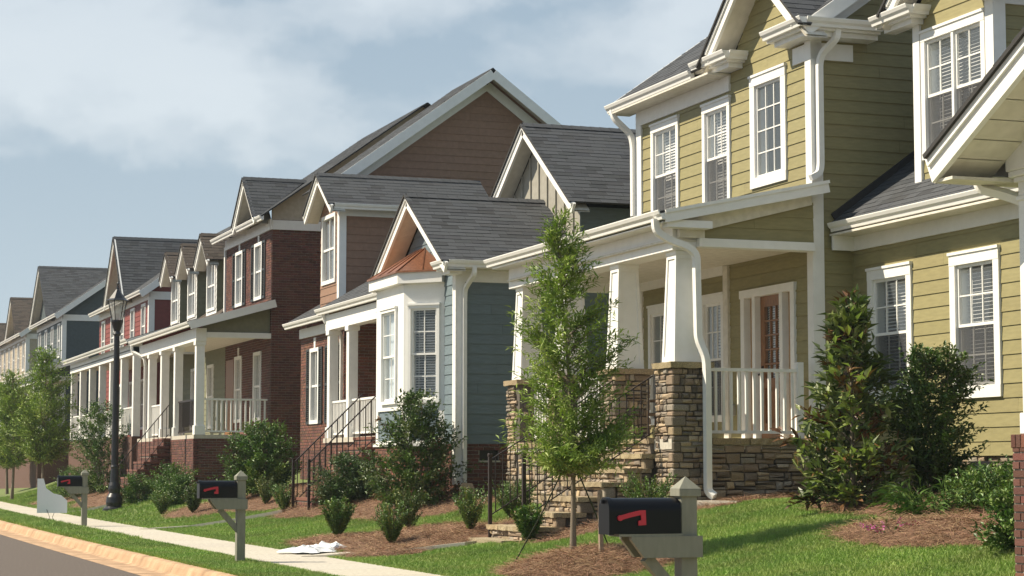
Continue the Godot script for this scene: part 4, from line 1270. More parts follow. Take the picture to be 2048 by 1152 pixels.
func stone_steps() -> void:
	var T := thing("stone_steps", Vector3(10.5, 0.4, -26.9), "stone entrance steps with sandstone treads and thin iron handrails before the olive house", "steps")
	var zs0 := -27.62; var zs1 := -26.10
	# tread fronts (x) and heights, from the porch down
	var st := [[11.46, 1.65], [11.36, 1.44], [11.10, 1.24], [10.76, 1.05], [10.40, 0.85], [10.05, 0.64], [9.62, 0.45]]
	for i in range(0, st.size()):
		var x: float = st[i][0]; var y: float = st[i][1]
		var yb: float = st[i + 1][1] if i + 1 < st.size() else 0.22
		var xb: float = st[i - 1][0] + 0.1 if i else 11.95
		var lo := minf(yb, ground(x, -26.9) - 0.1)
		stone_backing(T, Vector3(x + 0.05, lo - 0.1, zs0 + 0.05), Vector3(xb + 0.12, y - 0.06, zs1 - 0.05 - 0.002 * i))
		stonework(T, fx(x + 0.05), zs0, yb - 0.02, zs1 - 0.12, y - 0.065, 0.05, true, 0.8)
		# the flank, turning the corner with a block
		var b := MB.new(); stone_block(b, Vector3(x + 0.0, yb - 0.01, zs1 - 0.13), Vector3(x + rf(0.14, 0.24), y - 0.068, zs1 + 0.0))
		obj("stone", b, M.stone, T)
		stonework(T, fz(zs1 - 0.05), x + 0.2, ground(x, zs1) - 0.12, (xb if i else 11.5), y - 0.07, 0.045, true, 1.1)
		var z := zs0 - 0.02
		while z < zs1 - 0.05:
			var e := minf(z + rf(0.45, 0.8), zs1 + 0.03)
			if zs1 - e < 0.2: e = zs1 + 0.03
			var c := MB.new(); cap_slab(c, Vector3(x - 0.05, y - 0.068, z + 0.004), Vector3(xb + 0.0, y, e - 0.004)); obj("tread", c, M.cap, T)
			z = e
	var c := MB.new(); cap_slab(c, Vector3(9.3, 0.2, -27.6), Vector3(9.75, 0.27, -26.2)); obj("tread", c, M.cap, T)
	# iron handrails
	for z in [-26.17, -27.56]:
		var top := Vector3(11.52, 2.52, z); var low := Vector3(9.62, 1.36, z)
		var r := MB.new(); r.bar(top, low, UP, 0.03, 0.016); obj("handrail", r, M.iron, T)
		r = MB.new(); r.bar(top - UP * 0.78, low - UP * 0.78, UP, 0.022, 0.014); obj("bottom_rail", r, M.iron, T)
		for i in 17:
			var t := (i + 0.6) / 17.3
			var k := MB.new(); var s := top.lerp(low, t)
			k.bar(s - UP * 0.78, s, Vector3(1, 0, 0), 0.0125, 0.0125); obj("baluster", k, M.iron, T)
		var n := MB.new(); n.box(ID, Vector3(9.59, 0.2, z - 0.024), Vector3(9.638, 1.40, z + 0.024)); n.cbox(ID, Vector3(9.58, 1.40, z - 0.034), Vector3(9.648, 1.45, z + 0.034), 0.01)
		obj("newel_post", n, M.iron, T)

func gable_porch_house() -> void:
	var H := thing("gable_porch_house", Vector3(11.0, 0.5, -11.0), "nearest house, its white gabled porch on a square column over red brick", "house", "houses along the street")
	for z in [-13.74, -10.0]:
		var base := MB.new(); base.box(ID, Vector3(9.25, 0.0, z - 0.18), Vector3(9.605, 1.41, z + 0.18)); obj("pier_core", base, M.mortar, H)
		bricks(H, fx(9.235), R2(z - 0.2, 0.1, z + 0.206, 1.405), [], Color(0.20, 0.075, 0.05), true, 0.01)
		bricks(H, fz(z + 0.195), R2(9.236, 0.1, 9.61, 1.405), [], Color(0.20, 0.075, 0.05), true, 0.01)
		for i in 6:   # rowlock course on top
			var k := MB.new(); k.col = brick_color(Color(0.20, 0.075, 0.05))
			k.cbox(ID, Vector3(9.215, 1.405, z - 0.21 + i * 0.07 + 0.004), Vector3(9.63, 1.51, z - 0.21 + (i + 1) * 0.07 - 0.004), 0.004); obj("brick", k, M.vc, H)
		var C := part("column", H)
		var at := Vector3(9.42, 1.51, z)
		var b := MB.new()
		b.cbox(ID, at + Vector3(-0.135, 0.17, -0.135), at + Vector3(0.135, 2.07, 0.135), 0.006); obj("shaft", b, M.trim, C)
		b = MB.new(); b.cbox(ID, at + Vector3(-0.155, 0, -0.155), at + Vector3(0.155, 0.17, 0.155), 0.008); obj("plinth", b, M.trim, C)
		b = MB.new(); b.cbox(ID, at + Vector3(-0.15, 1.85, -0.15), at + Vector3(0.15, 1.89, 0.15), 0.006); b.cbox(ID, at + Vector3(-0.16, 2.0, -0.16), at + Vector3(0.16, 2.04, 0.16), 0.006); b.cbox(ID, at + Vector3(-0.19, 2.04, -0.19), at + Vector3(0.19, 2.09, 0.19), 0.008); obj("capital", b, M.trim, C)
	box_part(H, "beam", Vector3(9.22, 3.6, -13.95), Vector3(9.6, 3.86, -9.8), M.trim, 0.006)
	box_part(H, "beam", Vector3(9.6, 3.6, -13.93), Vector3(12.4, 3.86, -13.58), M.trim, 0.006)
	box_part(H, "porch_ceiling", Vector3(9.3, 3.8, -13.9), Vector3(12.4, 3.83, -9.9), M.cream)
	box_part(H, "porch_floor", Vector3(9.3, 1.1, -13.8), Vector3(12.4, 1.25, -9.9), M.concrete)
	var base := MB.new(); base.box(ID, Vector3(9.5, 0.1, -13.7), Vector3(12.4, 1.1, -10.0)); obj("porch_base", base, M.mortar, H)
	# gable front and its wide overhang with planked soffit
	siding(H, fx(9.24), P2([-14.0, 3.86, -9.75, 3.86, -11.87, 4.95]), [], M.beige, true, 0.178, 0.1)
	var m := 0.52
	street_gable(H, -14.22, -9.52, 3.74, m, 8.68, 13.0, 13.0, 9.24, M.slate)
	for q in [[-14.22, 1.0], [-9.52, -1.0]]:
		var x := 8.75
		while x < 9.2:
			x += 0.2
		for i in 10:
			var t0 := i / 10.0; var t1 := (i + 1) / 10.0 - 0.004
			var b := MB.new()
			var z0 := lerpf(q[0] + q[1] * 0.06, -11.87, t0); var z1 := lerpf(q[0] + q[1] * 0.06, -11.87, t1)
			var y0 := 3.54 + absf(z0 - q[0]) * m; var y1 := 3.54 + absf(z1 - q[0]) * m
			var p := [Vector3(8.74, y0, z0), Vector3(9.22, y0, z0), Vector3(9.22, y1, z1), Vector3(8.74, y1, z1)]
			b.out(p.duplicate(), p[0] + UP); b.out([p[0] + UP * 0.012, p[1] + UP * 0.012, p[2] + UP * 0.012, p[3] + UP * 0.012], p[0])
			obj("soffit_board", b, M.cream, H)
	var sf := MB.new()
	sf.box(ID, Vector3(8.72, 3.52, -14.2), Vector3(9.24, 3.545, -13.93)); sf.box(ID, Vector3(9.24, 3.52, -14.2), Vector3(12.9, 3.545, -13.93))
	obj("soffit", sf, M.cream, H)
	gutter(H, Transform3D(Basis(Vector3(-1, 0, 0), UP, Vector3(0, 0, -1)), Vector3(0, 0, -14.16)), 3.72, -13.0, -9.0)
	spout(H, bend_pts([Vector3(9.15, 3.6, -14.24), Vector3(9.15, 3.5, -14.2), Vector3(9.32, 3.43, -14.05), Vector3(9.42, 3.36, -13.94), Vector3(9.42, 3.2, -13.93), Vector3(9.42, 0.6, -13.93)]), 0.05)
	# body of the house, out of the picture
	siding(H, fx(12.4), R2(-13.5, 0.6, -4.0, 6.4), [], M.beige, false)
	var bd := MB.new(); bd.box(ID, Vector3(12.53, 0.5, -13.5), Vector3(20, 6.4, -13.35)); bd.box(ID, Vector3(12.53, 0.5, -4.15), Vector3(20, 6.4, -4.0)); bd.box(ID, Vector3(19.85, 0.5, -13.35), Vector3(20, 6.4, -4.15)); bd.box(ID, Vector3(12.53, 6.3, -13.35), Vector3(19.85, 6.4, -4.15))
	obj("back_wall", bd, M.beige, H)
	roof(H, rx(12.0, 6.3, 0.6), R2(-13.9, 0, -3.6, 5.1), M.slate)
	roof(H, rxb(20.4, 6.3, 0.6), R2(3.6, 0, 13.9, 5.1), M.slate)
	for z in [-13.4, -4.1]:
		var gp := MB.new(); gp.plate(fz(z), P2([12.4, 6.35, 20, 6.35, 16.2, 8.7]), 0, 0, -0.1, 0, 1); obj("gable_wall", gp, M.beige, H)

func blue_house() -> void:
	var H := thing("blue_house", Vector3(12.0, 0.75, -36.5), "blue-grey sided house with street gables, copper-roofed white bay window and brick base", "house", "houses along the street")
	var S := fz(-34.6); var F := fx(11.45)
	siding(H, S, P2([11.45, 1.67, 18, 1.67, 18, 6.0, 13.8, 6.0, 13.8, 4.75, 11.45, 4.75]), [], M.blue_grey)
	siding(H, F, P2([-38.4, 1.67, -34.6, 1.67, -34.6, 4.8, -36.5, 6.05, -38.4, 4.8]), [R2(-38.25, 1.6, -35.35, 4.6)], M.blue_grey)
	bricks(H, S, R2(11.45, 0.55, 14.0, 1.67), [R2(11.87, 1.36, 12.23, 1.56)], Color(0.16, 0.05, 0.035), true)
	bricks(H, fx(11.45), R2(-35.4, 0.55, -34.6, 1.67), [], Color(0.26, 0.10, 0.06), true)
	var v := MB.new(); v.box(S, Vector3(11.87, 1.38, -0.1), Vector3(12.23, 1.56, -0.05)); obj("foundation_vent", v, M.black, H)
	box_part(H, "vent_sill", Vector3(11.85, 1.345, -34.62), Vector3(12.25, 1.375, -34.56), M.concrete)
	var fp := MB.new(); fp.plate(fx(13.8), P2([-38.9, 5.0, -34.6, 5.0, -34.6, 6.1, -36.7, 7.6, -38.9, 6.1]), 0, 0, -0.12, 0, 1); obj("gable_wall", fp, M.batten_grey, H)
	for i in 9:
		var z := -38.5 + i * 0.45
		var bt := MB.new(); var yt := 6.1 + (2.15 - absf(z + 36.7)) * 0.68
		bt.box(fx(13.8), Vector3(z - 0.03, 5.0, 0), Vector3(z + 0.03, yt, 0.03)); obj("batten", bt, M.batten_grey, H)
	corner_board(H, 11.43, -34.585, 0.95, 4.75, 0.15)
	var cb := MB.new(); cb.box(F, Vector3(-38.42, 1.6, -0.02), Vector3(-38.28, 4.8, 0.04)); obj("corner_board", cb, M.trim, H)
	var fr := MB.new(); fr.box(S, Vector3(11.42, 4.55, 0), Vector3(14.5, 4.78, 0.04)); obj("frieze_board", fr, M.trim, H)
	street_gable(H, -38.8, -34.12, 4.88, 0.62, 11.05, 13.9, 13.9, 11.45, M.slate, true)
	street_gable(H, -39.3, -34.1, 6.02, 0.70, 13.45, 18.4, 18.4, 13.8, M.slate)
	eave_return(H, 11.05, 11.45, -34.85, -34.14, 4.90)
	gutter(H, fz(-34.24), 4.90, 11.2, 18.2)
	box_part(H, "soffit", Vector3(11.2, 4.76, -34.56), Vector3(18.2, 4.79, -34.2), M.cream)
	spout(H, bend_pts([Vector3(11.62, 4.78, -34.16), Vector3(11.62, 4.66, -34.16), Vector3(11.56, 4.42, -34.5), Vector3(11.56, 4.2, -34.52), Vector3(11.56, 0.9, -34.52), Vector3(11.5, 0.78, -34.42), Vector3(11.42, 0.74, -34.25)]), 0.05)
	# bay window
	var front := fx(10.85)
	var q := sqrt(0.5)
	var right := Transform3D(Basis(Vector3(q, 0, q), UP, Vector3(-q, 0, q)), Vector3(10.85, 0, -35.9))
	var left := Transform3D(Basis(Vector3(-q, 0, q), UP, Vector3(-q, 0, -q)), Vector3(11.45, 0, -38.3))
	var L := 0.6 * sqrt(2.0)
	var faces := [[front, -37.7, -35.9], [right, 0.0, L], [left, 0.0, L]]
	for i in 3:
		var f: Transform3D = faces[i][0]; var a: float = faces[i][1]; var b: float = faces[i][2]
		var wn := [-37.30, 2.42, -36.3, 4.22] if i == 0 else [0.1, 2.42, L - 0.1, 4.22]
		var hole := window(H, f, wn, {"cols": 2, "blind": i > 0, "curtain": i == 0, "tilt": 0.35, "cw": 0.06, "head": 0.08, "sill": 0.06})
		var w := MB.new()
		for p in lap(R2(a, 1.67, b, 4.62), [hole, R2(a + 0.13, 1.74, b - 0.13, 2.3)], 0.25): w.plate(f, p[0], 0, 0, -0.06, 0, 1)
		obj("bay_wall", w, M.trim, H)
		var pn := MB.new(); pn.box(f, Vector3(a + 0.12, 1.72, -0.05), Vector3(b - 0.12, 2.32, -0.03)); obj("bay_panel", pn, M.blue_grey, H)
		bricks(H, f, R2(a, 0.5, b, 1.67), [], Color(0.26, 0.10, 0.06), true, 0.06)
		var st := MB.new(); st.box(f, Vector3(a - 0.03, 1.64, -0.02), Vector3(b + 0.03, 1.70, 0.05)); obj("bay_sill", st, M.trim, H)
		var ev := MB.new(); ev.box(f, Vector3(a - 0.06, 4.60, -0.1), Vector3(b + (0.06 if i != 1 else 0.0), 4.80, 0.14)); obj("bay_fascia", ev, M.trim, H)
	var cp := [Vector3(10.68, 4.81, -37.76), Vector3(10.68, 4.81, -35.82), Vector3(11.44, 4.81, -35.08), Vector3(11.44, 4.81, -38.5), Vector3(11.44, 5.34, -37.0), Vector3(11.44, 5.34, -36.5)]
	for t in [[0, 1, 5, 4], [1, 2, 5], [3, 0, 4]]:
		var k := MB.new(); var pl := []
		for j in t: pl.append(cp[j])
		k.out(pl, Vector3(11.4, 4.6, -36.8)); obj("copper_roof", k, M.copper, H)
	for s in [[cp[1], cp[5]], [cp[0], cp[4]], [cp[0].lerp(cp[1], 0.33), cp[4].lerp(cp[5], 0.33)], [cp[0].lerp(cp[1], 0.66), cp[4].lerp(cp[5], 0.66)], [cp[1].lerp(cp[2], 0.5), cp[5]], [cp[0], cp[1]], [cp[1], cp[2]]]:
		var k := MB.new(); k.bar(s[0], s[1], UP, 0.02, 0.035); obj("copper_seam", k, M.copper, H)
	var bk := MB.new(); bk.box(ID, Vector3(11.6, 0.6, -38.4), Vector3(18, 4.7, -38.28)); bk.box(ID, Vector3(13.95, 4.7, -38.9), Vector3(18, 6.1, -38.78)); bk.box(ID, Vector3(17.9, 0.6, -38.3), Vector3(18, 6.1, -34.7)); bk.box(ID, Vector3(14.0, 0.55, -34.72), Vector3(17.9, 1.67, -34.6))
	bk.plate(fx(18.1), P2([-39.0, 6.0, -34.4, 6.0, -36.7, 7.6]), 0, 0, -0.1, 0, 1)
	obj("back_wall", bk, M.blue_grey, H)

func iron_rail(p: Node, top: Vector3, low: Vector3, drop := 0.8, n := 10, newel := true) -> void:
	var r := MB.new(); r.bar(top, low, UP, 0.035, 0.022); obj("handrail", r, M.iron, p)
	r = MB.new(); r.bar(top - UP * drop, low - UP * drop, UP, 0.025, 0.018); obj("bottom_rail", r, M.iron, p)
	for i in n:
		var s := top.lerp(low, (i + 0.5) / n)
		var k := MB.new(); k.bar(s - UP * drop, s, (low - top).cross(UP).normalized(), 0.016, 0.016); obj("baluster", k, M.iron, p)
	if newel:
		var k := MB.new(); k.box(ID, low + Vector3(-0.05, -drop - 0.2, -0.025), low + Vector3(0.0, 0.05, 0.025)); obj("newel_post", k, M.iron, p)
func brick_steps(p: Node, x0: float, x1: float, z0: float, z1: float, y0: float, y1: float, n: int, tone: Color) -> void:
	for i in n:
		var t := float(i) / n
		var xa := lerpf(x0, x1, t); var y := lerpf(y0, y1, (i + 1.0) / n)
		bricks(p, fx(xa), R2(z0, y0 - 0.15, z1, y - 0.06), [], tone, true, 0.05)
		bricks(p, fz(z1), R2(xa, y0 - 0.15, x1, y - 0.06), [], tone, false, 0.05)
		var k := MB.new(); k.col = Color(tone.r * 1.1, tone.g * 1.1, tone.b * 1.1); k.cbox(ID, Vector3(xa - 0.025, y - 0.06, z0 - 0.01), Vector3(x1 + 0.05, y, z1 + 0.025), 0.005); obj("tread", k, M.vc, p)

func brick_tan_house() -> void:
	var H := thing("brick_tan_house", Vector3(13.0, 0.8, -43.0), "brick house with white railed porch, tan sided dormer and large brown gable behind", "house", "houses along the street")
	var tone := Color(0.24, 0.095, 0.06)
	var F := fx(11.8)
	var h := []
	h.append(lite_window(H, F, [-44.75, 2.25, -43.95, 4.0], {"shutter": 0.3, "keystone": true}))
	h.append(lite_window(H, F, [-46.45, 2.25, -45.65, 4.0], {"shutter": 0.3, "keystone": true}))
	bricks(H, F, R2(-47.4, 0.7, -43.35, 4.5), h, tone, true)
	bricks(H, fx(11.36), R2(-43.4, 0.6, -38.6, 1.80), [], tone, true)
	bricks(H, fz(-43.35), R2(11.8, 1.8, 13.2, 4.4), [], tone)
	var g := [lite_window(H, fx(13.2), [-42.6, 2.2, -41.7, 4.0], {})]
	bricks(H, fx(13.2), R2(-43.35, 1.8, -38.4, 4.4), g, tone)
	box_part(H, "porch_floor", Vector3(11.3, 1.78, -43.4), Vector3(13.2, 1.88, -38.5), M.concrete)
	box_part(H, "beam", Vector3(11.36, 4.22, -43.5), Vector3(11.6, 4.56, -38.4), M.trim, 0.005)
	box_part(H, "frieze_board", Vector3(11.74, 4.28, -47.4), Vector3(11.8, 4.5, -43.4), M.trim)
	box_part(H, "porch_ceiling", Vector3(11.6, 4.4, -43.4), Vector3(13.2, 4.43, -38.4), M.cream)
	for z in [-43.3, -41.72, -38.75]:
		var C := part("column", H)
		var k := MB.new(); k.cbox(ID, Vector3(11.38, 1.9, z - 0.1), Vector3(11.58, 4.22, z + 0.1), 0.005); obj("shaft", k, M.trim, C)
		k = MB.new(); k.cbox(ID, Vector3(11.35, 1.88, z - 0.13), Vector3(11.61, 2.12, z + 0.13), 0.006); k.cbox(ID, Vector3(11.35, 4.12, z - 0.13), Vector3(11.61, 4.22, z + 0.13), 0.006); obj("plinth", k, M.trim, C)
	railing(H, Vector3(11.48, 1.88, -43.2), Vector3(11.48, 1.88, -41.82), 0.78, 12, M.trim, 0.035)
	railing(H, Vector3(11.48, 1.88, -41.62), Vector3(11.48, 1.88, -38.85), 0.78, 22, M.trim, 0.035)
	roof(H, rx(11.2, 4.68, 0.58), P2([-43.75, 0, -38.3, 0, -38.3, 3.4, -43.75, 3.4]), M.slate, true)
	roof(H, rx(11.42, 4.62, 0.58), P2([-47.7, 0, -43.75, 0, -43.75, 3.1, -47.7, 3.1]), M.slate)
	gutter(H, fx(11.3), 4.70, -43.8, -38.4)
	gutter(H, fx(11.52), 4.64, -47.7, -43.8)
	spout(H, bend_pts([Vector3(11.3, 4.6, -43.5), Vector3(11.35, 4.4, -43.5), Vector3(11.7, 4.2, -43.48), Vector3(11.72, 4.0, -43.48), Vector3(11.72, 0.8, -43.48)]), 0.045)
	# dormer wing, then the tall gabled body behind it
	var D := fx(12.0)
	var dw := [lite_window(H, D, [-46.22, 5.45, -45.0, 7.05], {})]
	siding(H, D, P2([-46.4, 4.85, -44.65, 4.85, -44.65, 7.1, -45.5, 7.7, -46.4, 7.1]), dw, M.tan)
	siding(H, fz(-44.65), P2([12.0, 4.9, 15.5, 4.9, 15.5, 7.15, 12.0, 7.15]), [], M.tan)
	corner_board(H, 11.98, -44.64, 4.9, 7.1, 0.14)
	street_gable(H, -46.7, -44.25, 7.14, 0.68, 11.65, 15.6, 15.6, 12.0, M.slate)
	gutter(H, fz(-44.36), 7.16, 11.75, 15.6)
	box_part(H, "frieze_board", Vector3(12.0, 6.92, -44.65), Vector3(15.5, 7.1, -44.61), M.trim)
	siding(H, fz(-46.6), P2([12.7, 5.0, 19.6, 5.0, 19.6, 8.28, 16.15, 10.8, 12.7, 8.28]), [], M.tan)
	siding(H, fx(12.7), R2(-49.0, 5.0, -46.6, 8.1), [], M.tan, false)
	roof(H, rx(12.25, 7.98, 0.735), R2(-49.3, 0, -46.1, 4.85), M.slate)
	roof(H, rxb(20.05, 7.98, 0.735), R2(46.1, 0, 49.3, 4.85), M.slate)
	var rk := MB.new()
	for s in [[12.2, 16.15], [20.1, 16.15]]:
		rk.bar(Vector3(s[0], 7.82, -46.08 - (0.004 if s[0] > 15 else 0.0)), Vector3(s[1], 10.7, -46.08 - (0.004 if s[0] > 15 else 0.0)), UP, 0.05, 0.22)
		rk.bar(Vector3(s[0] + (0.4 if s[0] < 15 else -0.4), 7.88, -46.57), Vector3(s[1], 10.5, -46.57), UP, 0.04 if s[0] < 15 else 0.034, 0.22)
	obj("rake_board", rk, M.trim, H)
	var sf := MB.new()
	for s in [12.25, 20.05]: sf.quad(Vector3(s, 7.86, -46.12), Vector3(s, 7.86, -46.6), Vector3(16.15, 10.72, -46.6), Vector3(16.15, 10.72, -46.12))
	obj("soffit", sf, M.cream, H)
	brick_steps(H, 9.95, 11.34, -40.3, -38.95, 0.46, 1.86, 7, tone)
	for z in [-38.98, -40.25]: iron_rail(H, Vector3(11.3, 2.74, z), Vector3(9.9, 1.36, z), 0.8, 12)
	var bk := MB.new(); bk.box(ID, Vector3(13.3, 0.7, -49), Vector3(19.6, 5.1, -48.9)); bk.box(ID, Vector3(12.8, 5.0, -49), Vector3(19.6, 8.1, -48.9)); bk.box(ID, Vector3(11.9, 0.7, -47.4), Vector3(13.4, 4.6, -47.3)); bk.box(ID, Vector3(19.5, 0.7, -48.9), Vector3(19.6, 8.1, -46.7)); bk.box(ID, Vector3(13.4, 0.7, -38.5), Vector3(19.6, 5.0, -38.42))
	obj("back_wall", bk, M.tan, H)

func brick_porch_house() -> void:
	var H := thing("brick_porch_house", Vector3(12.3, 1.1, -58.0), "two-storey red brick house with long white porch and three small gabled dormers", "house", "houses along the street")
	var tone := Color(0.20, 0.075, 0.05)
	var F := fx(12.3)
	var h := []
	for z in [-54.2, -56.6]:
		h.append(lite_window(H, F, [z - 0.45, 5.75, z + 0.45, 7.3], {"shutter": 0.36, "keystone": true}))
		h.append(lite_window(H, F, [z - 0.45, 2.5, z + 0.45, 4.35], {"keystone": z < -55}))
	bricks(H, F, R2(-58.4, 2.1, -52.7, 7.7), h, tone)
	bricks(H, fz(-52.7), P2([12.3, 0.9, 16.0, 0.9, 16.0, 7.75, 12.3, 7.75]), [], tone)
	var hs := [lite_window(H, F, [-60.9, 2.4, -60.0, 4.3], {}), lite_window(H, F, [-63.4, 2.4, -62.5, 4.3], {})]
	siding(H, F, R2(-68.4, 2.1, -58.4, 5.4), hs, M.sage, false)
	box_part(H, "frieze_board", Vector3(12.24, 7.5, -58.4), Vector3(12.3, 7.78, -52.7), M.trim)
	box_part(H, "frieze_board", Vector3(12.3, 7.5, -52.7), Vector3(16.0, 7.75, -52.65), M.trim)
	box_part(H, "corner_board", Vector3(12.24, 5.4, -58.52), Vector3(12.3, 7.6, -58.4), M.trim)
	roof(H, rx(11.9, 7.8, 0.72), R2(-58.7, 0, -52.3, 5.6), M.slate)
	roof(H, rxb(21.0, 7.8, 0.72), R2(52.3, 0, 58.7, 5.6), M.slate)
	gutter(H, fx(11.98), 7.82, -58.7, -52.3)
	street_gable(H, -55.6, -52.9, 7.85, 0.9, 11.85, 12.0, 13.6, 12.3, M.slate)
	var gp := MB.new(); gp.plate(fx(12.3), P2([-55.4, 7.7, -53.1, 7.7, -54.25, 8.8]), 0, 0, -0.1, 0, 1); obj("gable_wall", gp, M.beige, H)
	gp = MB.new(); gp.plate(fz(-52.7), P2([12.3, 7.75, 20.6, 7.75, 20.6, 8.05, 16.45, 11.02, 12.3, 8.05]), 0, 0, -0.1, 0, 1); obj("gable_wall", gp, M.beige, H)
	# dormers through the brown lower roof
	roof(H, rx(11.9, 5.5, 0.75), R2(-68.8, 0, -58.5, 5.0), M.brown_slate)
	roof(H, rxb(19.9, 5.5, 0.75), R2(58.5, 0, 68.8, 5.0), M.brown_slate)
	for z in [-60.5, -63.5, -66.3]:
		var D := fx(12.3)
		var f := lite_window(H, D, [z - 0.62, 5.9, z + 0.62, 7.42], {})
		siding(H, D, P2([z - 0.75, 5.6, z + 0.75, 5.6, z + 0.75, 7.45, z, 8.0, z - 0.75, 7.45]), [f], M.trim, false)
		siding(H, fz(z + 0.75), P2([12.3, 5.6, 15.0, 7.4, 12.3, 7.4]), [], M.sage, false)
		street_gable(H, z - 1.0, z + 1.0, 7.36, 0.85, 11.95, 14.5, 15.4, 12.3, M.brown_slate)
	# porch
	var R := rx(10.05, 4.98, 0.28)
	roof(H, R, R2(-61.6, 0, -52.4, 2.35), M.slate)
	gutter(H, fx(10.14), 5.0, -61.6, -52.4)
	spout(H, bend_pts([Vector3(10.1, 4.9, -61.4), Vector3(10.1, 4.7, -61.4), Vector3(10.4, 4.5, -61.0), Vector3(10.42, 4.3, -60.9), Vector3(10.42, 1.0, -60.9)]), 0.05)
	box_part(H, "beam", Vector3(10.32, 4.52, -61.4), Vector3(10.6, 4.86, -52.72), M.trim, 0.005)
	box_part(H, "beam", Vector3(10.6, 4.62, -52.9), Vector3(12.3, 4.76, -52.7), M.trim, 0.005)
	var fb := MB.new(); fb.plate(fz(-52.8), P2([10.5, 4.76, 12.3, 4.76, 12.3, 5.5, 10.5, 5.02]), 0, 0, -0.06, 0, 1); obj("gable_wall", fb, M.sage, H)
	var rk := MB.new(); rk.bar(Vector3(10.1, 4.9, -52.4), Vector3(12.35, 5.53, -52.4), UP, 0.05, 0.2); obj("rake_board", rk, M.trim, H)
	box_part(H, "porch_ceiling", Vector3(10.6, 4.72, -61.4), Vector3(12.3, 4.75, -52.9), M.cream)
	box_part(H, "porch_floor", Vector3(10.3, 1.98, -61.4), Vector3(12.3, 2.1, -52.75), M.concrete)
	bricks(H, fz(-52.75), R2(10.3, 0.6, 12.3, 2.0), [], tone)
	bricks(H, fx(10.3), R2(-61.4, 0.6, -52.75, 2.0), [], tone)
	for z in [-59.9, -57.9, -55.85, -52.9]:
		var C := part("column", H)
		var k := MB.new(); k.cbox(ID, Vector3(10.35, 2.1, z - 0.11), Vector3(10.57, 4.52, z + 0.11), 0.005); obj("shaft", k, M.trim, C)
		k = MB.new(); k.cbox(ID, Vector3(10.32, 2.1, z - 0.14), Vector3(10.6, 2.34, z + 0.14), 0.005); k.cbox(ID, Vector3(10.32, 4.42, z - 0.14), Vector3(10.6, 4.52, z + 0.14), 0.005); obj("plinth", k, M.trim, C)
	railing(H, Vector3(10.6, 2.1, -52.86), Vector3(12.25, 2.1, -52.86), 0.92, 13, M.trim, 0.04)
	railing(H, Vector3(10.46, 2.1, -53.05), Vector3(10.46, 2.1, -55.7), 0.92, 18, M.iron, 0.02, 0.04)
	railing(H, Vector3(10.46, 2.1, -58.05), Vector3(10.46, 2.1, -59.75), 0.92, 14, M.trim, 0.04)
	brick_steps(H, 8.9, 10.3, -57.7, -56.0, 0.35, 2.05, 8, tone)
	iron_rail(H, Vector3(10.25, 2.95, -56.05), Vector3(8.9, 1.3, -56.05), 0.8, 12)
	var d := MB.new(); d.box(F, Vector3(-58.2, 2.1, -0.05), Vector3(-57.2, 4.3, 0.03)); obj("door", d, M.door, H)
	var bk := MB.new(); bk.box(ID, Vector3(12.42, 1.0, -68.4), Vector3(20, 5.6, -68.3)); bk.box(ID, Vector3(20, 1.0, -68.4), Vector3(20.1, 7.7, -52.7)); bk.box(ID, Vector3(16, 0.9, -52.8), Vector3(20, 7.7, -52.7)); bk.box(ID, Vector3(12.42, 5.0, -58.5), Vector3(20, 7.7, -58.42)); bk.box(ID, Vector3(12.2, 0.8, -68.4), Vector3(12.42, 2.1, -58.4))
	obj("back_wall", bk, M.sage, H)

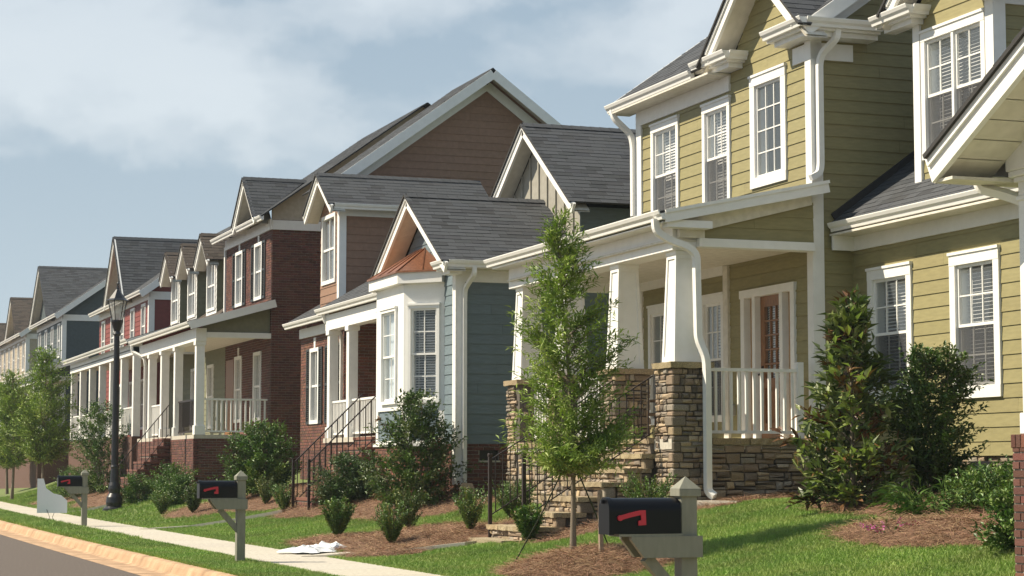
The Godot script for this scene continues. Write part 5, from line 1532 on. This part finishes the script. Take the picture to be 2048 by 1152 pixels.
func row_house(called: String, label: String, x: float, z0: float, z1: float, fl: float, ev: float, wall: Material, rm: Material, gz0: float, gz1: float, gm: float, porch: Array) -> void:
	# a house far down the street: body, street gable, side gable roof, windows, porch
	var H := thing(called, Vector3(x, fl - 1.0, (z0 + z1) / 2), label, "house", "houses along the street")
	var F := fx(x)
	var h := []
	var n := int((z1 - z0) / 2.2)
	for i in n:
		var z := lerpf(z0, z1, (i + 0.5) / n)
		h.append(lite_window(H, F, [z - 0.45, ev - 1.95, z + 0.45, ev - 0.35], {"shutter": 0.0}))
		h.append(lite_window(H, F, [z - 0.45, fl + 0.4, z + 0.45, fl + 2.2], {}))
	siding(H, F, R2(z0, fl - 0.1, z1, ev), h, wall, false)
	siding(H, fz(z1), R2(x, fl - 0.4, x + 7.0, ev), [], wall, false)
	corner_board(H, x - 0.02, z1 + 0.02, fl - 0.1, ev - 0.2, 0.18)
	var fr := MB.new(); fr.box(F, Vector3(z0, ev - 0.28, 0), Vector3(z1, ev, 0.05)); fr.box(fz(z1), Vector3(x, ev - 0.28, 0), Vector3(x + 7, ev, 0.05)); obj("frieze_board", fr, M.trim, H)
	var m := 0.72
	roof(H, rx(x - 0.4, ev, m), R2(z0 - 0.3, 0, z1 + 0.35, 4.8), rm, false, 0.2, 0.6)
	roof(H, rxb(x + 7.4, ev, m), R2(-z1 - 0.35, 0, -z0 + 0.3, 4.8), rm, false, 0.2, 0.6)
	var rk := MB.new()
	for s in [[x - 0.4, x + 3.5], [x + 7.4, x + 3.5]]: rk.bar(Vector3(s[0], ev - 0.14, z1 + 0.36), Vector3(s[1], ev - 0.14 + 3.9 * m, z1 + 0.36), UP, 0.05, 0.24)
	obj("rake_board", rk, M.trim, H)
	for z in [z1, z0]:
		var gp := MB.new(); gp.plate(fz(z), P2([x, ev, x + 7, ev, x + 7, ev + 0.26, x + 3.5, ev + 2.78, x, ev + 0.26]), 0, 0, -0.1, 0, 1); obj("gable_wall", gp, wall, H)
	gutter(H, fx(x - 0.32), ev + 0.02, z0 - 0.3, z1 + 0.35)
	if gz1 > gz0:
		var y := ev + 0.05; var half := (gz1 - gz0) / 2
		street_gable(H, gz0, gz1, y, gm, x - 0.42, x + 1.0, minf(x + half * gm / m, x + 3.5), x, rm)
		var gp := MB.new(); gp.plate(F, P2([gz0 + 0.2, ev - 0.1, gz1 - 0.2, ev - 0.1, (gz0 + gz1) / 2, y + (half - 0.25) * gm]), 0.01, 0.01, -0.1, 0, 1); obj("gable_wall", gp, wall, H)
	if porch.size():
		var px: float = porch[0]; var pz0: float = porch[1]; var pz1: float = porch[2]; var py: float = porch[3]
		var pm: Material = porch[4]
		var sl := 0.32
		roof(H, rx(px - 0.25, py, sl), R2(pz0 - 0.25, 0, pz1 + 0.25, (x - px + 0.25) * sqrt(1 + sl * sl)), pm, false, 0.2, 0.6)
		gutter(H, fx(px - 0.17), py + 0.02, pz0 - 0.25, pz1 + 0.25)
		var b := MB.new(); b.box(ID, Vector3(px, py - 0.45, pz0), Vector3(px + 0.28, py - 0.1, pz1)); b.box(ID, Vector3(px, py - 0.4, pz1 - 0.2), Vector3(x, py - 0.2, pz1)); obj("beam", b, M.trim, H)
		b = MB.new(); b.plate(fz(pz1 - 0.1), P2([px + 0.2, py - 0.2, x, py - 0.2, x, py + (x - px) * sl - 0.05, px + 0.2, py]), 0, 0, -0.05, 0, 1); obj("gable_wall", b, wall, H)
		b = MB.new(); b.bar(Vector3(px - 0.2, py - 0.1, pz1 + 0.25), Vector3(x, py - 0.1 + (x - px + 0.2) * sl, pz1 + 0.25), UP, 0.05, 0.2); obj("rake_board", b, M.trim, H)
		b = MB.new(); b.box(ID, Vector3(px, 0.2, pz0), Vector3(x, fl, pz1)); obj("porch_base", b, M.far_brick, H)
		b = MB.new(); b.box(ID, Vector3(px, py - 0.3, pz0), Vector3(x, py - 0.27, pz1)); obj("porch_ceiling", b, M.cream, H)
		var k := int((pz1 - pz0) / 2.1) + 1
		for i in k:
			var z := lerpf(pz0 + 0.15, pz1 - 0.15, float(i) / maxf(1, k - 1))
			b = MB.new(); b.cbox(ID, Vector3(px + 0.03, fl, z - 0.12), Vector3(px + 0.25, py - 0.45, z + 0.12), 0.006); obj("column", b, M.trim, H)
			if i: railing(H, Vector3(px + 0.14, fl, z - 0.12), Vector3(px + 0.14, fl, lerpf(pz0 + 0.15, pz1 - 0.15, float(i - 1) / (k - 1)) + 0.12), 0.9, 12, M.trim, 0.05, 0.08)
	var bk := MB.new(); bk.box(ID, Vector3(x + 0.14, 0.5, z0), Vector3(x + 7, ev, z0 + 0.1)); bk.box(ID, Vector3(x + 6.9, 0.5, z0 + 0.1), Vector3(x + 7, ev, z1 - 0.14)); bk.box(ID, Vector3(x + 0.0, 0.3, z0), Vector3(x + 0.13, fl - 0.1, z1))
	obj("back_wall", bk, wall, H)

func far_houses() -> void:
	row_house("barn_red_house", "barn red sided house with tall street gable and brown-shingled porch beyond the brick one", 12.5, -84.0, -72.3, 2.2, 7.45, M.barn_red, M.slate, -80.3, -75.8, 1.1, [10.4, -77.0, -63.0, 5.15, M.brown_slate])
	row_house("teal_grey_house", "dark teal-grey house with two dark roofs, beyond the barn red one", 12.6, -105.5, -96.0, 2.4, 8.3, M.teal_grey, M.slate, -105.6, -98.6, 0.78, [10.6, -105.0, -88.0, 5.3, M.slate])
	row_house("beige_house", "beige house with brown shingle roof, beyond the teal-grey one", 12.8, -126.0, -112.0, 2.4, 8.4, M.beige, M.brown_slate, -119.0, -113.5, 0.8, [10.8, -125.0, -112.0, 5.3, M.brown_slate])
	row_house("sage_house", "small sage house glimpsed last down the street, under a brown roof", 13.6, -150.0, -136.0, 2.4, 8.6, M.sage, M.brown_slate, -143.0, -137.5, 0.8, [11.6, -149.0, -136.0, 5.4, M.brown_slate])

# ---------------------------------------------------------------- mailboxes, lamp, sign and small things
func mailbox(at: Vector3, label: String) -> void:
	var T := thing("mailbox", at, label, "mailbox", "mailboxes along the kerb")
	var X := Transform3D(Basis(), at)
	var b := MB.new(); b.cbox(X, Vector3(-0.057, -0.3, -0.057), Vector3(0.057, 1.10, 0.057), 0.005); obj("post", b, M.post_green, T)
	b = MB.new(); b.cbox(X, Vector3(-0.076, 1.085, -0.076), Vector3(0.076, 1.135, 0.076), 0.004)
	var apex := X * Vector3(0, 1.215, 0)
	var c := [Vector3(-0.076, 1.135, -0.076), Vector3(0.076, 1.135, -0.076), Vector3(0.076, 1.135, 0.076), Vector3(-0.076, 1.135, 0.076)]
	for i in 4: b.out([X * c[i], X * c[(i + 1) % 4], apex], X * Vector3(0, 1.1, 0))
	obj("post_cap", b, M.post_green, T)
	# arm boards on both sides of the post, ends cut on the slant
	for s in [0.058, -0.098]:
		b = MB.new(); b.plate(Transform3D(Basis(Vector3(1, 0, 0), UP, Vector3(0, 0, 1)), at + Vector3(0, 0, s)), P2([-0.33, 0.70, 0.075, 0.70, 0.075, 0.835, -0.42, 0.835, -0.42, 0.815]), 0.04, 0.04, 0.0, 0, 1); obj("arm", b, M.post_green, T)
	b = MB.new(); b.bar(X * Vector3(-0.28, 0.70, 0), X * Vector3(-0.03, 0.42, 0), Vector3(0, 0, 1), 0.07, 0.07); obj("brace", b, M.post_green, T)
	b = MB.new(); b.box(X, Vector3(-0.5, 0.835, -0.09), Vector3(-0.06, 0.851, 0.09)); obj("shelf", b, M.post_green, T)
	# the box: round top, flat bottom, along X
	var prof := []
	for i in 17:
		var a := PI * i / 16.0
		prof.append(Vector2(cos(a) * 0.085, 0.14 + sin(a) * 0.085))
	prof.append(Vector2(-0.085, 0.0)); prof.append(Vector2(0.085, 0.0))
	b = MB.new()
	var o := at + Vector3(0, 0.853, 0)
	var n := prof.size()
	for i in n:
		var j := (i + 1) % n
		var p := Vector3(-0.55, prof[i].y, prof[i].x); var q := Vector3(-0.55, prof[j].y, prof[j].x)
		var L := Vector3(0.48, 0, 0)
		if i < 16:
			var np := Vector3(0, prof[i].y - 0.14, prof[i].x).normalized(); var nq := Vector3(0, prof[j].y - 0.14, prof[j].x).normalized()
			b.trin(o + p, o + p + L, o + q + L, np, np, nq); b.trin(o + p, o + q + L, o + q, np, nq, nq)
		else: b.out([o + p, o + p + L, o + q + L, o + q], o + Vector3(-0.3, 0.1, 0))
		b.out([o + p + L, o + q + L, o + Vector3(-0.07, 0.1, 0)], o + Vector3(-0.3, 0.1, 0))
	obj("box", b, M.mailbox, T)
	b = MB.new()   # door with a rolled lip
	for k in [[-0.565, 1.05], [-0.545, 1.05]]: pass
	for i in n:
		var j := (i + 1) % n
		var p := Vector3(0, 0.11 + (prof[i].y - 0.11) * 1.05, prof[i].x * 1.05); var q := Vector3(0, 0.11 + (prof[j].y - 0.11) * 1.05, prof[j].x * 1.05)
		var A := Vector3(-0.568, 0, 0); var B2 := Vector3(-0.535, 0, 0)
		b.out([o + A + p, o + B2 + p, o + B2 + q, o + A + q], o + Vector3(-0.55, 0.1, 0))
		b.out([o + A + p, o + A + q, o + Vector3(-0.568, 0.1, 0)], o + Vector3(-0.3, 0.1, 0))
		b.out([o + B2 + p, o + B2 + q, o + Vector3(-0.535, 0.1, 0)], o + Vector3(-0.9, 0.1, 0))
	obj("door", b, M.mailbox, T)
	b = MB.new(); b.box(Transform3D(Basis(), o), Vector3(-0.59, 0.19, -0.012), Vector3(-0.565, 0.215, 0.012)); obj("latch", b, M.black, T)
	# red flag, folded down along the near side
	var fl := Transform3D(Basis(Vector3(1, 0, 0), Vector3(0, 1, 0), Vector3(0, 0, 1)), o + Vector3(0, 0, 0.088))
	b = MB.new()
	b.plate(fl, P2([-0.50, 0.085, -0.42, 0.105, -0.355, 0.118, -0.352, 0.085, -0.372, 0.082, -0.372, 0.052, -0.318, 0.055, -0.322, 0.148, -0.36, 0.146, -0.43, 0.132, -0.50, 0.115]), 0.012, 0.012, 0.004, 0, 1)
	obj("flag", b, M.flag, T)
	var dk := MB.new(); var dp := P2([])
	for i in 12: dp.append(Vector2(-0.497 + cos(TAU * i / 12) * 0.018, 0.10 + sin(TAU * i / 12) * 0.018))
	dk.plate(fl, dp, 0.018, 0.018, 0.0, 0, 1); obj("flag_pivot", dk, M.flag, T)

func street_things() -> void:
	mailbox(Vector3(5.56, -0.02, -12.12), "largest black mailbox, its red flag and grey-green arm before the stone steps")
	mailbox(Vector3(5.9, 0.0, -26.95), "black mailbox whose full grey-green post stands on the grass strip before the pale sidewalk")
	mailbox(Vector3(6.36, 0.0, -44.5), "farthest black mailbox, beside the street lamp and the white board sign")
	# street lamp
	var at := Vector3(8.58, 0.12, -54.6)
	var T := thing("street_lamp", at, "tall black street lamp with fluted base and tapered lantern", "street lamp")
	var b := MB.new()
	b.lathe(at, [Vector2(0.0, 0), Vector2(0.30, 0), Vector2(0.30, 0.06), Vector2(0.2, 0.12), Vector2(0.22, 0.22), Vector2(0.2, 0.36), Vector2(0.14, 0.46), Vector2(0.16, 0.58), Vector2(0.15, 0.66), Vector2(0.12, 0.75), Vector2(0.10, 1.1)], 16); obj("base", b, M.black, T)
	b = MB.new(); b.lathe(at, [Vector2(0.10, 1.1), Vector2(0.115, 1.15), Vector2(0.095, 1.2), Vector2(0.075, 4.6), Vector2(0.11, 4.65), Vector2(0.08, 4.72), Vector2(0.16, 4.98), Vector2(0.16, 5.02), Vector2(0.0, 5.02)], 14); obj("pole", b, M.black, T)
	b = MB.new()
	for i in 6:
		var a := TAU * i / 6.0; var c := TAU * (i + 1) / 6.0
		var lo := Vector3(cos(a), 0, sin(a)) * 0.14 + at + UP * 5.02; var hi := Vector3(cos(a), 0, sin(a)) * 0.25 + at + UP * 5.55
		b.tube([lo, hi], [0.012], 5)
		b.tube([hi, Vector3(cos(c), 0, sin(c)) * 0.25 + at + UP * 5.55], [0.012], 5)
		b.out([hi, Vector3(cos(c), 0, sin(c)) * 0.25 + at + UP * 5.55, at + UP * 5.9], at + UP * 5.4)
		b.out([Vector3(cos(a), 0, sin(a)) * 0.31 + at + UP * 5.54, Vector3(cos(c), 0, sin(c)) * 0.31 + at + UP * 5.54, at + UP * 5.72], at + UP * 5.4)
	b.lathe(at, [Vector2(0.06, 5.75), Vector2(0.02, 5.95), Vector2(0.03, 6.0), Vector2(0.0, 6.06)], 8)
	obj("lantern", b, M.black, T)
	b = MB.new()
	for i in 6:
		var a := TAU * i / 6.0; var c := TAU * (i + 1) / 6.0
		b.quad(at + Vector3(cos(c) * 0.13, 5.03, sin(c) * 0.13), at + Vector3(cos(a) * 0.13, 5.03, sin(a) * 0.13), at + Vector3(cos(a) * 0.24, 5.54, sin(a) * 0.24), at + Vector3(cos(c) * 0.24, 5.54, sin(c) * 0.24))
	obj("lamp_glass", b, M.lamp_glass, T)
	# plain white board on a wire stand
	at = Vector3(6.1, 0, -47.9)
	T = thing("board_sign", at, "plain white board on a wire stand by the farthest mailbox", "sign")
	b = MB.new(); b.plate(Transform3D(Basis(Vector3(0.96, 0, 0.28), UP, Vector3(-0.28, 0, 0.96)), at), P2([-0.32, 0.22, 0.36, 0.22, 0.36, 0.5, 0.22, 0.62, 0.05, 0.66, -0.12, 0.78, -0.18, 1.0, -0.32, 1.0]), 0.012, 0.012, 0, 0, 1); obj("board", b, M.white_sheet, T)
	b = MB.new()
	for s in [-0.1, 0.1]: b.tube([at + Vector3(s, 0.3, 0), at + Vector3(s * 0.3, 0.12, 0), at + Vector3(s * 1.3, -0.05, 0)], [0.006], 5)
	obj("stand", b, M.iron, T)
	# crumpled plastic sheet
	at = Vector3(7.55, 0.03, -29.35)
	b = MB.new()
	var gw := 22; var gh := 12
	var fn := FastNoiseLite.new(); fn.seed = 4; fn.frequency = 1.0; fn.fractal_octaves = 3; fn.fractal_type = FastNoiseLite.FRACTAL_RIDGED
	var P := func(i: int, j: int) -> Vector3:
		var u := (float(i) / gw - 0.5) * (1.2 + 0.12 * sin(j * 1.1)); var v := (float(j) / gh - 0.5) * (0.62 + 0.14 * sin(i * 0.7))
		var edge := minf(minf(i, gw - i) / 4.0, minf(j, gh - j) / 3.0)
		var e := clampf(edge, 0.0, 1.0)
		return at + Vector3(u * 0.72 + v * 0.62, 0.008 + e * (0.05 + 0.055 * fn.get_noise_2d(u * 3.1, v * 4.2)) + (0.05 if u > 0.28 else 0.0) * e, u * -0.69 + v * 0.78)
	for i in gw:
		for j in gh:
			b.out([P.call(i, j), P.call(i + 1, j), P.call(i + 1, j + 1)], at - UP); b.out([P.call(i, j), P.call(i + 1, j + 1), P.call(i, j + 1)], at - UP)
	tag(obj("plastic_sheet", b, M.white_sheet), "crumpled white plastic sheet lying at the edge of the sidewalk", "plastic sheet")
	# splash block under the downspout
	at = Vector3(11.98, 0.76, -25.15)
	b = MB.new()
	b.plate(Transform3D(Basis(Vector3(1, 0, 0), Vector3(0, 0, -1), UP).rotated(UP, 0.5), at), P2([-0.15, -0.45, 0.2, -0.45, 0.17, 0.25, -0.17, 0.25]), 0.05, 0.05, -0.06, 0, 1)
	tag(obj("splash_block", b, M.concrete), "pale concrete splash block under the white downspout", "splash block")
	# stake and straps of the young tree
	at = Vector3(8.68, 0.22, -21.15)
	b = MB.new(); b.cbox(Transform3D(Basis(Vector3(0, 0, 1), 0.02), at), Vector3(-0.023, -0.2, -0.023), Vector3(0.023, 0.78, 0.023), 0.004)
	tag(obj("wooden_stake", b, M.wood), "short square wooden stake in the straw beside the young tree", "stake")
	var tr := Vector3(8.6, 0.25, -21.8)
	var ends := [[Vector3(8.45, 0.1, -23.35), "dark tie strap running down to the lawn left of the young tree"], [Vector3(9.70, 0.29, -23.40), "dark tie strap running down behind the wooden stake"]]
	for e in ends:
		b = MB.new(); b.tube([tr + Vector3(-0.03, 1.15, 0), tr.lerp(e[0], 0.5) + Vector3(0, 0.56, 0), e[0]], [0.009], 5); b.cbox(Transform3D(Basis(), e[0]), Vector3(-0.03, -0.05, -0.02), Vector3(0.03, 0.02, 0.02), 0.004)
		tag(obj("tie_strap", b, M.strap), e[1], "strap", "tie straps of the young tree")
	# small framed sign in the bed by the blue house
	at = Vector3(10.6, 0.50, -31.5)
	T = thing("garden_sign", at, "small weathered framed garden sign by the corner of the blue-grey house", "sign")
	var Q := Transform3D(Basis(UP, -0.3), at)
	b = MB.new()
	b.box(Q, Vector3(-0.13, 0, -0.02), Vector3(-0.105, 0.42, 0.01)); b.box(Q, Vector3(0.09, 0, -0.02), Vector3(0.115, 0.42, 0.01)); b.plate(Q, P2([-0.13, 0.42, 0.115, 0.42, 0.08, 0.5, -0.08, 0.5]), 0.01, 0.01, -0.02, 0, 1); b.box(Q, Vector3(-0.105, 0.04, -0.02), Vector3(0.09, 0.07, 0.01)); obj("frame", b, M.wood, T)
	b = MB.new(); b.box(Q, Vector3(-0.1, 0.06, -0.014), Vector3(0.09, 0.43, -0.004)); obj("panel", b, M.twig, T)
	# chair on the porch of the olive house
	at = Vector3(12.75, 1.65, -29.3)
	T = thing("rocking_chair", at, "dark wooden rocking chair standing on the stone porch", "chair")
	var C := Transform3D(Basis(UP, -1.9), at)
	for s in [-0.25, 0.25]:
		b = MB.new(); var pp := []
		for i in 9: 
			var t := -0.5 + i / 8.0
			pp.append(C * Vector3(s, 0.03 + t * t * 0.35, t * 0.95))
		b.tube(pp, [0.02], 6); obj("rocker", b, M.twig, T)
		for z in [-0.2, 0.22]:
			b = MB.new(); b.tube([C * Vector3(s, 0.06, z), C * Vector3(s, 0.62 if z > 0 else 0.45, z)], [0.02], 6); obj("leg", b, M.twig, T)
		b = MB.new(); b.bar(C * Vector3(s, 0.63, -0.25), C * Vector3(s, 0.63, 0.3), UP, 0.06, 0.03); obj("armrest", b, M.twig, T)
		b = MB.new(); b.tube([C * Vector3(s, 0.4, -0.22), C * Vector3(s, 0.8, -0.33), C * Vector3(s, 1.1, -0.45)], [0.022], 6); obj("back_post", b, M.twig, T)
	b = MB.new(); b.cbox(C, Vector3(-0.27, 0.40, -0.25), Vector3(0.27, 0.44, 0.27), 0.01); obj("seat", b, M.twig, T)
	for i in 5:
		b = MB.new(); var x := lerpf(-0.18, 0.18, i / 4.0); b.bar(C * Vector3(x, 0.46, -0.26), C * Vector3(x, 1.06, -0.44), Vector3(0, 0, 1), 0.05, 0.014); obj("back_slat", b, M.twig, T)
	b = MB.new(); b.bar(C * Vector3(-0.26, 1.06, -0.44), C * Vector3(0.26, 1.06, -0.44), UP, 0.03, 0.12); obj("head_rail", b, M.twig, T)

func planting() -> void:
	var oak := leaf_mesh(0.10, 0.022, 0.15, 0.25)
	var oak_big := leaf_mesh(0.16, 0.045, 0.15, 0.25)
	var mag := leaf_mesh(0.165, 0.068, 0.22, 0.12)
	var holly := leaf_mesh(0.058, 0.028, 0.25, 0.15)
	var holly_mid := leaf_mesh(0.066, 0.034, 0.25, 0.15)
	var holly_big := leaf_mesh(0.085, 0.04, 0.25, 0.15)
	var box := leaf_mesh(0.04, 0.02, 0.2, 0.1)
	var blade := leaf_mesh(0.20, 0.010, 0.4, 0.5)
	var g_oak := [Color(.20, .28, .055), Color(.26, .34, .075), Color(.15, .22, .045), Color(.30, .36, .10)]
	var g_mag := [Color(.105, .145, .042), Color(.145, .18, .055), Color(.19, .22, .075), Color(.075, .10, .035)]
	var g_red := [Color(0.15, 0.07, 0.03), Color(0.11, 0.055, 0.025), Color(0.17, 0.095, 0.04)]
	var g_hol := [Color(0.056, 0.104, 0.035), Color(0.080, 0.136, 0.045), Color(0.048, 0.080, 0.032), Color(0.120, 0.152, 0.064)]
	var g_shr := [Color(0.085, 0.155, 0.034), Color(0.116, 0.194, 0.046), Color(0.062, 0.116, 0.031), Color(0.155, 0.217, 0.054)]
	var g_mid := [Color(.08, .13, .035), Color(.10, .16, .04), Color(.065, .105, .03), Color(.13, .16, .06)]
	plant("young_oak", "slender young oak with narrow bright leaves, in a straw mound before the stone steps", "tree", Vector3(8.6, 0.30, -21.8), {
		"h": 3.88, "f0": 0.25, "lump": 0.62, "lumps": 1.5, "bias": 1.35, "r": [0.56, 0.68, 0.60, 0.52, 0.52, 0.54, 0.50, 0.41, 0.31, 0.21, 0.11], "twigs": 680, "leaves": 32, "leaf": oak, "mat": M.leaf, "pal": g_oak, "trunk": 0.036, "lean": Vector3(-0.22, 0, 0.1), "rise": 0.45, "wood": 160, "spread": 0.045, "t0": 0.25})
	plant("magnolia", "upright magnolia with glossy leaves and rusty new growth at the olive house corner", "shrub", Vector3(12.0, 0.76, -21.45), {
		"h": 2.5, "f0": 0.04, "lump": 0.35, "r": [0.58, 0.66, 0.66, 0.60, 0.52, 0.46, 0.40, 0.32, 0.22, 0.12], "twigs": 300, "leaves": 15, "leaf": mag, "mat": M.gloss_leaf, "pal": g_mag, "tip": g_red, "tips": 0.13, "trunk": 0.035, "rise": 0.6, "wood": 120, "t0": 0.45, "spread": 0.05, "solo": 300})
	plant("holly_shrub", "tall dark small-leaved shrub between the two ground-floor windows of the olive house", "shrub", Vector3(13.08, 0.86, -21.4), {
		"h": 1.85, "f0": 0.06, "r": [0.26, 0.42, 0.54, 0.58, 0.58, 0.58, 0.52, 0.42, 0.24], "lump": 0.4, "twigs": 560, "leaves": 30, "leaf": holly_mid, "mat": M.gloss_leaf, "pal": g_mid, "stems": 5, "trunk": 0.016, "rise": 0.5, "wood": 150, "spread": 0.04})
	plant("corner_bush", "broad tall evergreen bush before the white bay window", "shrub", Vector3(10.7, 0.52, -34.5), {
		"h": 2.05, "f0": 0.04, "lump": 0.55, "lumps": 1.4, "r": [0.66, 0.76, 0.80, 0.82, 0.78, 0.66, 0.52, 0.36, 0.2], "twigs": 520, "leaves": 26, "leaf": holly_big, "mat": M.gloss_leaf, "pal": g_mid, "tip": g_red, "tips": 0.05, "stems": 4, "trunk": 0.02, "rise": 0.5, "wood": 120, "spread": 0.05})
	# small shrubs in the beds: [x, z, height, radius, label]
	var small := [
		[8.47, -31.56, 0.62, 0.24, "small vase-shaped shrub standing alone nearest the white plastic sheet"],
		[8.57, -28.92, 0.62, 0.26, "dark small shrub in the straw beside the narrow concrete path"],
		[9.45, -30.9, 0.66, 0.26, "small yellow-tipped shrub directly behind the dark one by the path"],
		[9.62, -28.45, 0.66, 0.26, "small shrub at the far foot of the stone steps, beside the garden sign"],
		[9.6, -25.95, 0.48, 0.2, "small shrub at the near newel post of the stone steps"],
		[9.9, -42.8, 0.62, 0.27, "small shrub left of the brick steps, seen beside the second mailbox post"],
		[9.75, -40.5, 0.55, 0.26, "small shrub right of the brick steps of the brick and tan house"],
		[8.64, -47.85, 0.62, 0.27, "small upright shrub in the grass left of the second mailbox"],
		[8.89, -45.5, 0.62, 0.25, "small shrub seen just under the second mailbox"],
		[11.15, -25.45, 0.55, 0.42, "low round shrub against the flank of the stone steps, behind the nearest mailbox"],
		[10.55, -29.2, 0.6, 0.36, "low dark shrub under the stone porch beyond the steps"]]
	var turn := 0
	for s in small:
		turn += 1
		plant("garden_shrub", s[4], "shrub", Vector3(s[0], ground(s[0], s[1]) + mound(s[0], s[1]) - 0.01, s[1]), {
			"h": s[2], "f0": 0.22, "lump": 0.4, "r": [s[3] * 0.3, s[3] * 0.55, s[3] * 0.85, s[3] * 1.05, s[3] * 1.0, s[3] * 0.7], "twigs": 130 + 35 * (turn % 3), "leaves": 20 + 4 * (turn % 4), "leaf": holly if turn % 4 == 1 else box, "mat": M.gloss_leaf, "pal": g_shr if turn % 3 else g_mid, "tip": [Color(.19, .20, .05)], "tips": 0.12, "stems": 4, "trunk": 0.008, "rise": 1.9, "wood": 60, "spread": 0.012, "t0": 0.2, "bark": M.twig}, "small shrubs in the straw beds")
	var big := [
		[10.45, -38.4, 0.95, 0.62, 230, "dense rounded boxwood beside the brick steps"],
		[11.0, -37.2, 0.7, 0.45, 120, "dark rounded boxwood below the white bay window"],
		[10.4, -45.2, 1.6, 0.8, 260, "large yellow-green bush before the shuttered windows, behind the second mailbox"],
		[9.4, -50.0, 0.75, 0.5, 130, "round bush under the white end railing of the long porch"],
		[9.7, -52.0, 1.0, 0.6, 150, "dark bush at the brick base of the long porch"],
		[9.3, -55.0, 0.8, 0.5, 110, "low yellowish bush at the foot of the brick porch steps"],
		[9.75, -64.5, 2.9, 0.9, 240, "tall dense bush just left of the street lamp"],
		[9.2, -66.5, 1.0, 0.7, 120, "low bush behind the farthest mailbox"],
		[12.4, -18.9, 0.42, 0.6, 160, "low leafy ground cover in the straw bed right of the magnolia"],
		[13.5, -20.0, 0.5, 0.62, 160, "low green shrub at the foot of the right-hand ground-floor window"],
		[10.75, -16.0, 0.55, 0.45, 140, "low shrub at the edge of the straw bed by the nearest brick column"],
		[12.6, -17.2, 0.6, 0.5, 130, "leafy bush before the nearest brick column"]]
	for s in big:
		plant("bush", s[5], "bush", Vector3(s[0], ground(s[0], s[1]) + mound(s[0], s[1]) - 0.01, s[1]), {
			"h": s[2], "f0": 0.03, "r": [s[3] * 0.8, s[3], s[3], s[3] * 0.95, s[3] * 0.8, s[3] * 0.4], "twigs": s[4] * 2, "lump": 0.5, "lumps": 1.5, "leaves": 26, "leaf": holly_big if s[2] > 1.5 else holly, "mat": M.gloss_leaf, "pal": g_shr if s[1] < -39 or s[1] > -21 else g_hol, "stems": 4, "trunk": 0.014, "rise": 0.6, "wood": 50, "spread": 0.05, "bark": M.twig}, "bushes by the houses")
	plant("liriope", "grassy border plant with arching blades before the stone foundation", "plant", Vector3(12.0, 0.72, -19.7), {"h": 0.35, "f0": 0.1, "r": [0.4, 0.55, 0.6, 0.6], "twigs": 90, "leaves": 8, "leaf": blade, "mat": M.leaf, "pal": g_shr, "stems": 3, "trunk": 0.004, "rise": 2.0, "wood": 0, "spread": 0.05, "bark": M.twig})
	var pet := leaf_mesh(0.03, 0.026, 0.1, 0.0)
	plant("pink_flowers", "low mat of small pink flowers at the front of the straw bed", "flowers", Vector3(10.75, 0.56, -18.4), {"h": 0.16, "f0": 0.3, "r": [0.32, 0.36, 0.36, 0.3], "twigs": 70, "leaves": 7, "leaf": pet, "mat": M.leaf, "pal": [Color(.45, .08, .26), Color(.5, .14, .32), Color(.06, .10, .03), Color(.05, .09, .03)], "stems": 3, "trunk": 0.004, "rise": 0.6, "wood": 30, "spread": 0.02, "bark": M.twig})
	# street trees down the row
	var trees := [[8.7, -70.5, 5.6, 1.0, "young street tree in the grass, nearest left of the street lamp"], [8.6, -79.0, 5.2, 1.0, "slender young street tree at the very edge of the view"], [9.6, -90.0, 5.0, 1.1, "far street tree before the teal-grey house"]]
	for s in trees:
		plant("street_tree", s[4], "tree", Vector3(s[0], ground(s[0], s[1]), s[1]), {"h": s[2] * 0.93, "f0": 0.28, "lump": 0.6, "lumps": 1.6, "r": [s[3] * 0.6, s[3] * 0.95, s[3] * 1.05, s[3] * 0.9, s[3] * 0.7, s[3] * 0.3], "twigs": 420, "leaves": 32, "leaf": oak_big, "mat": M.leaf, "pal": g_oak, "trunk": 0.06, "rise": 0.6, "wood": 120, "spread": 0.1, "t0": 0.25}, "young street trees down the row")
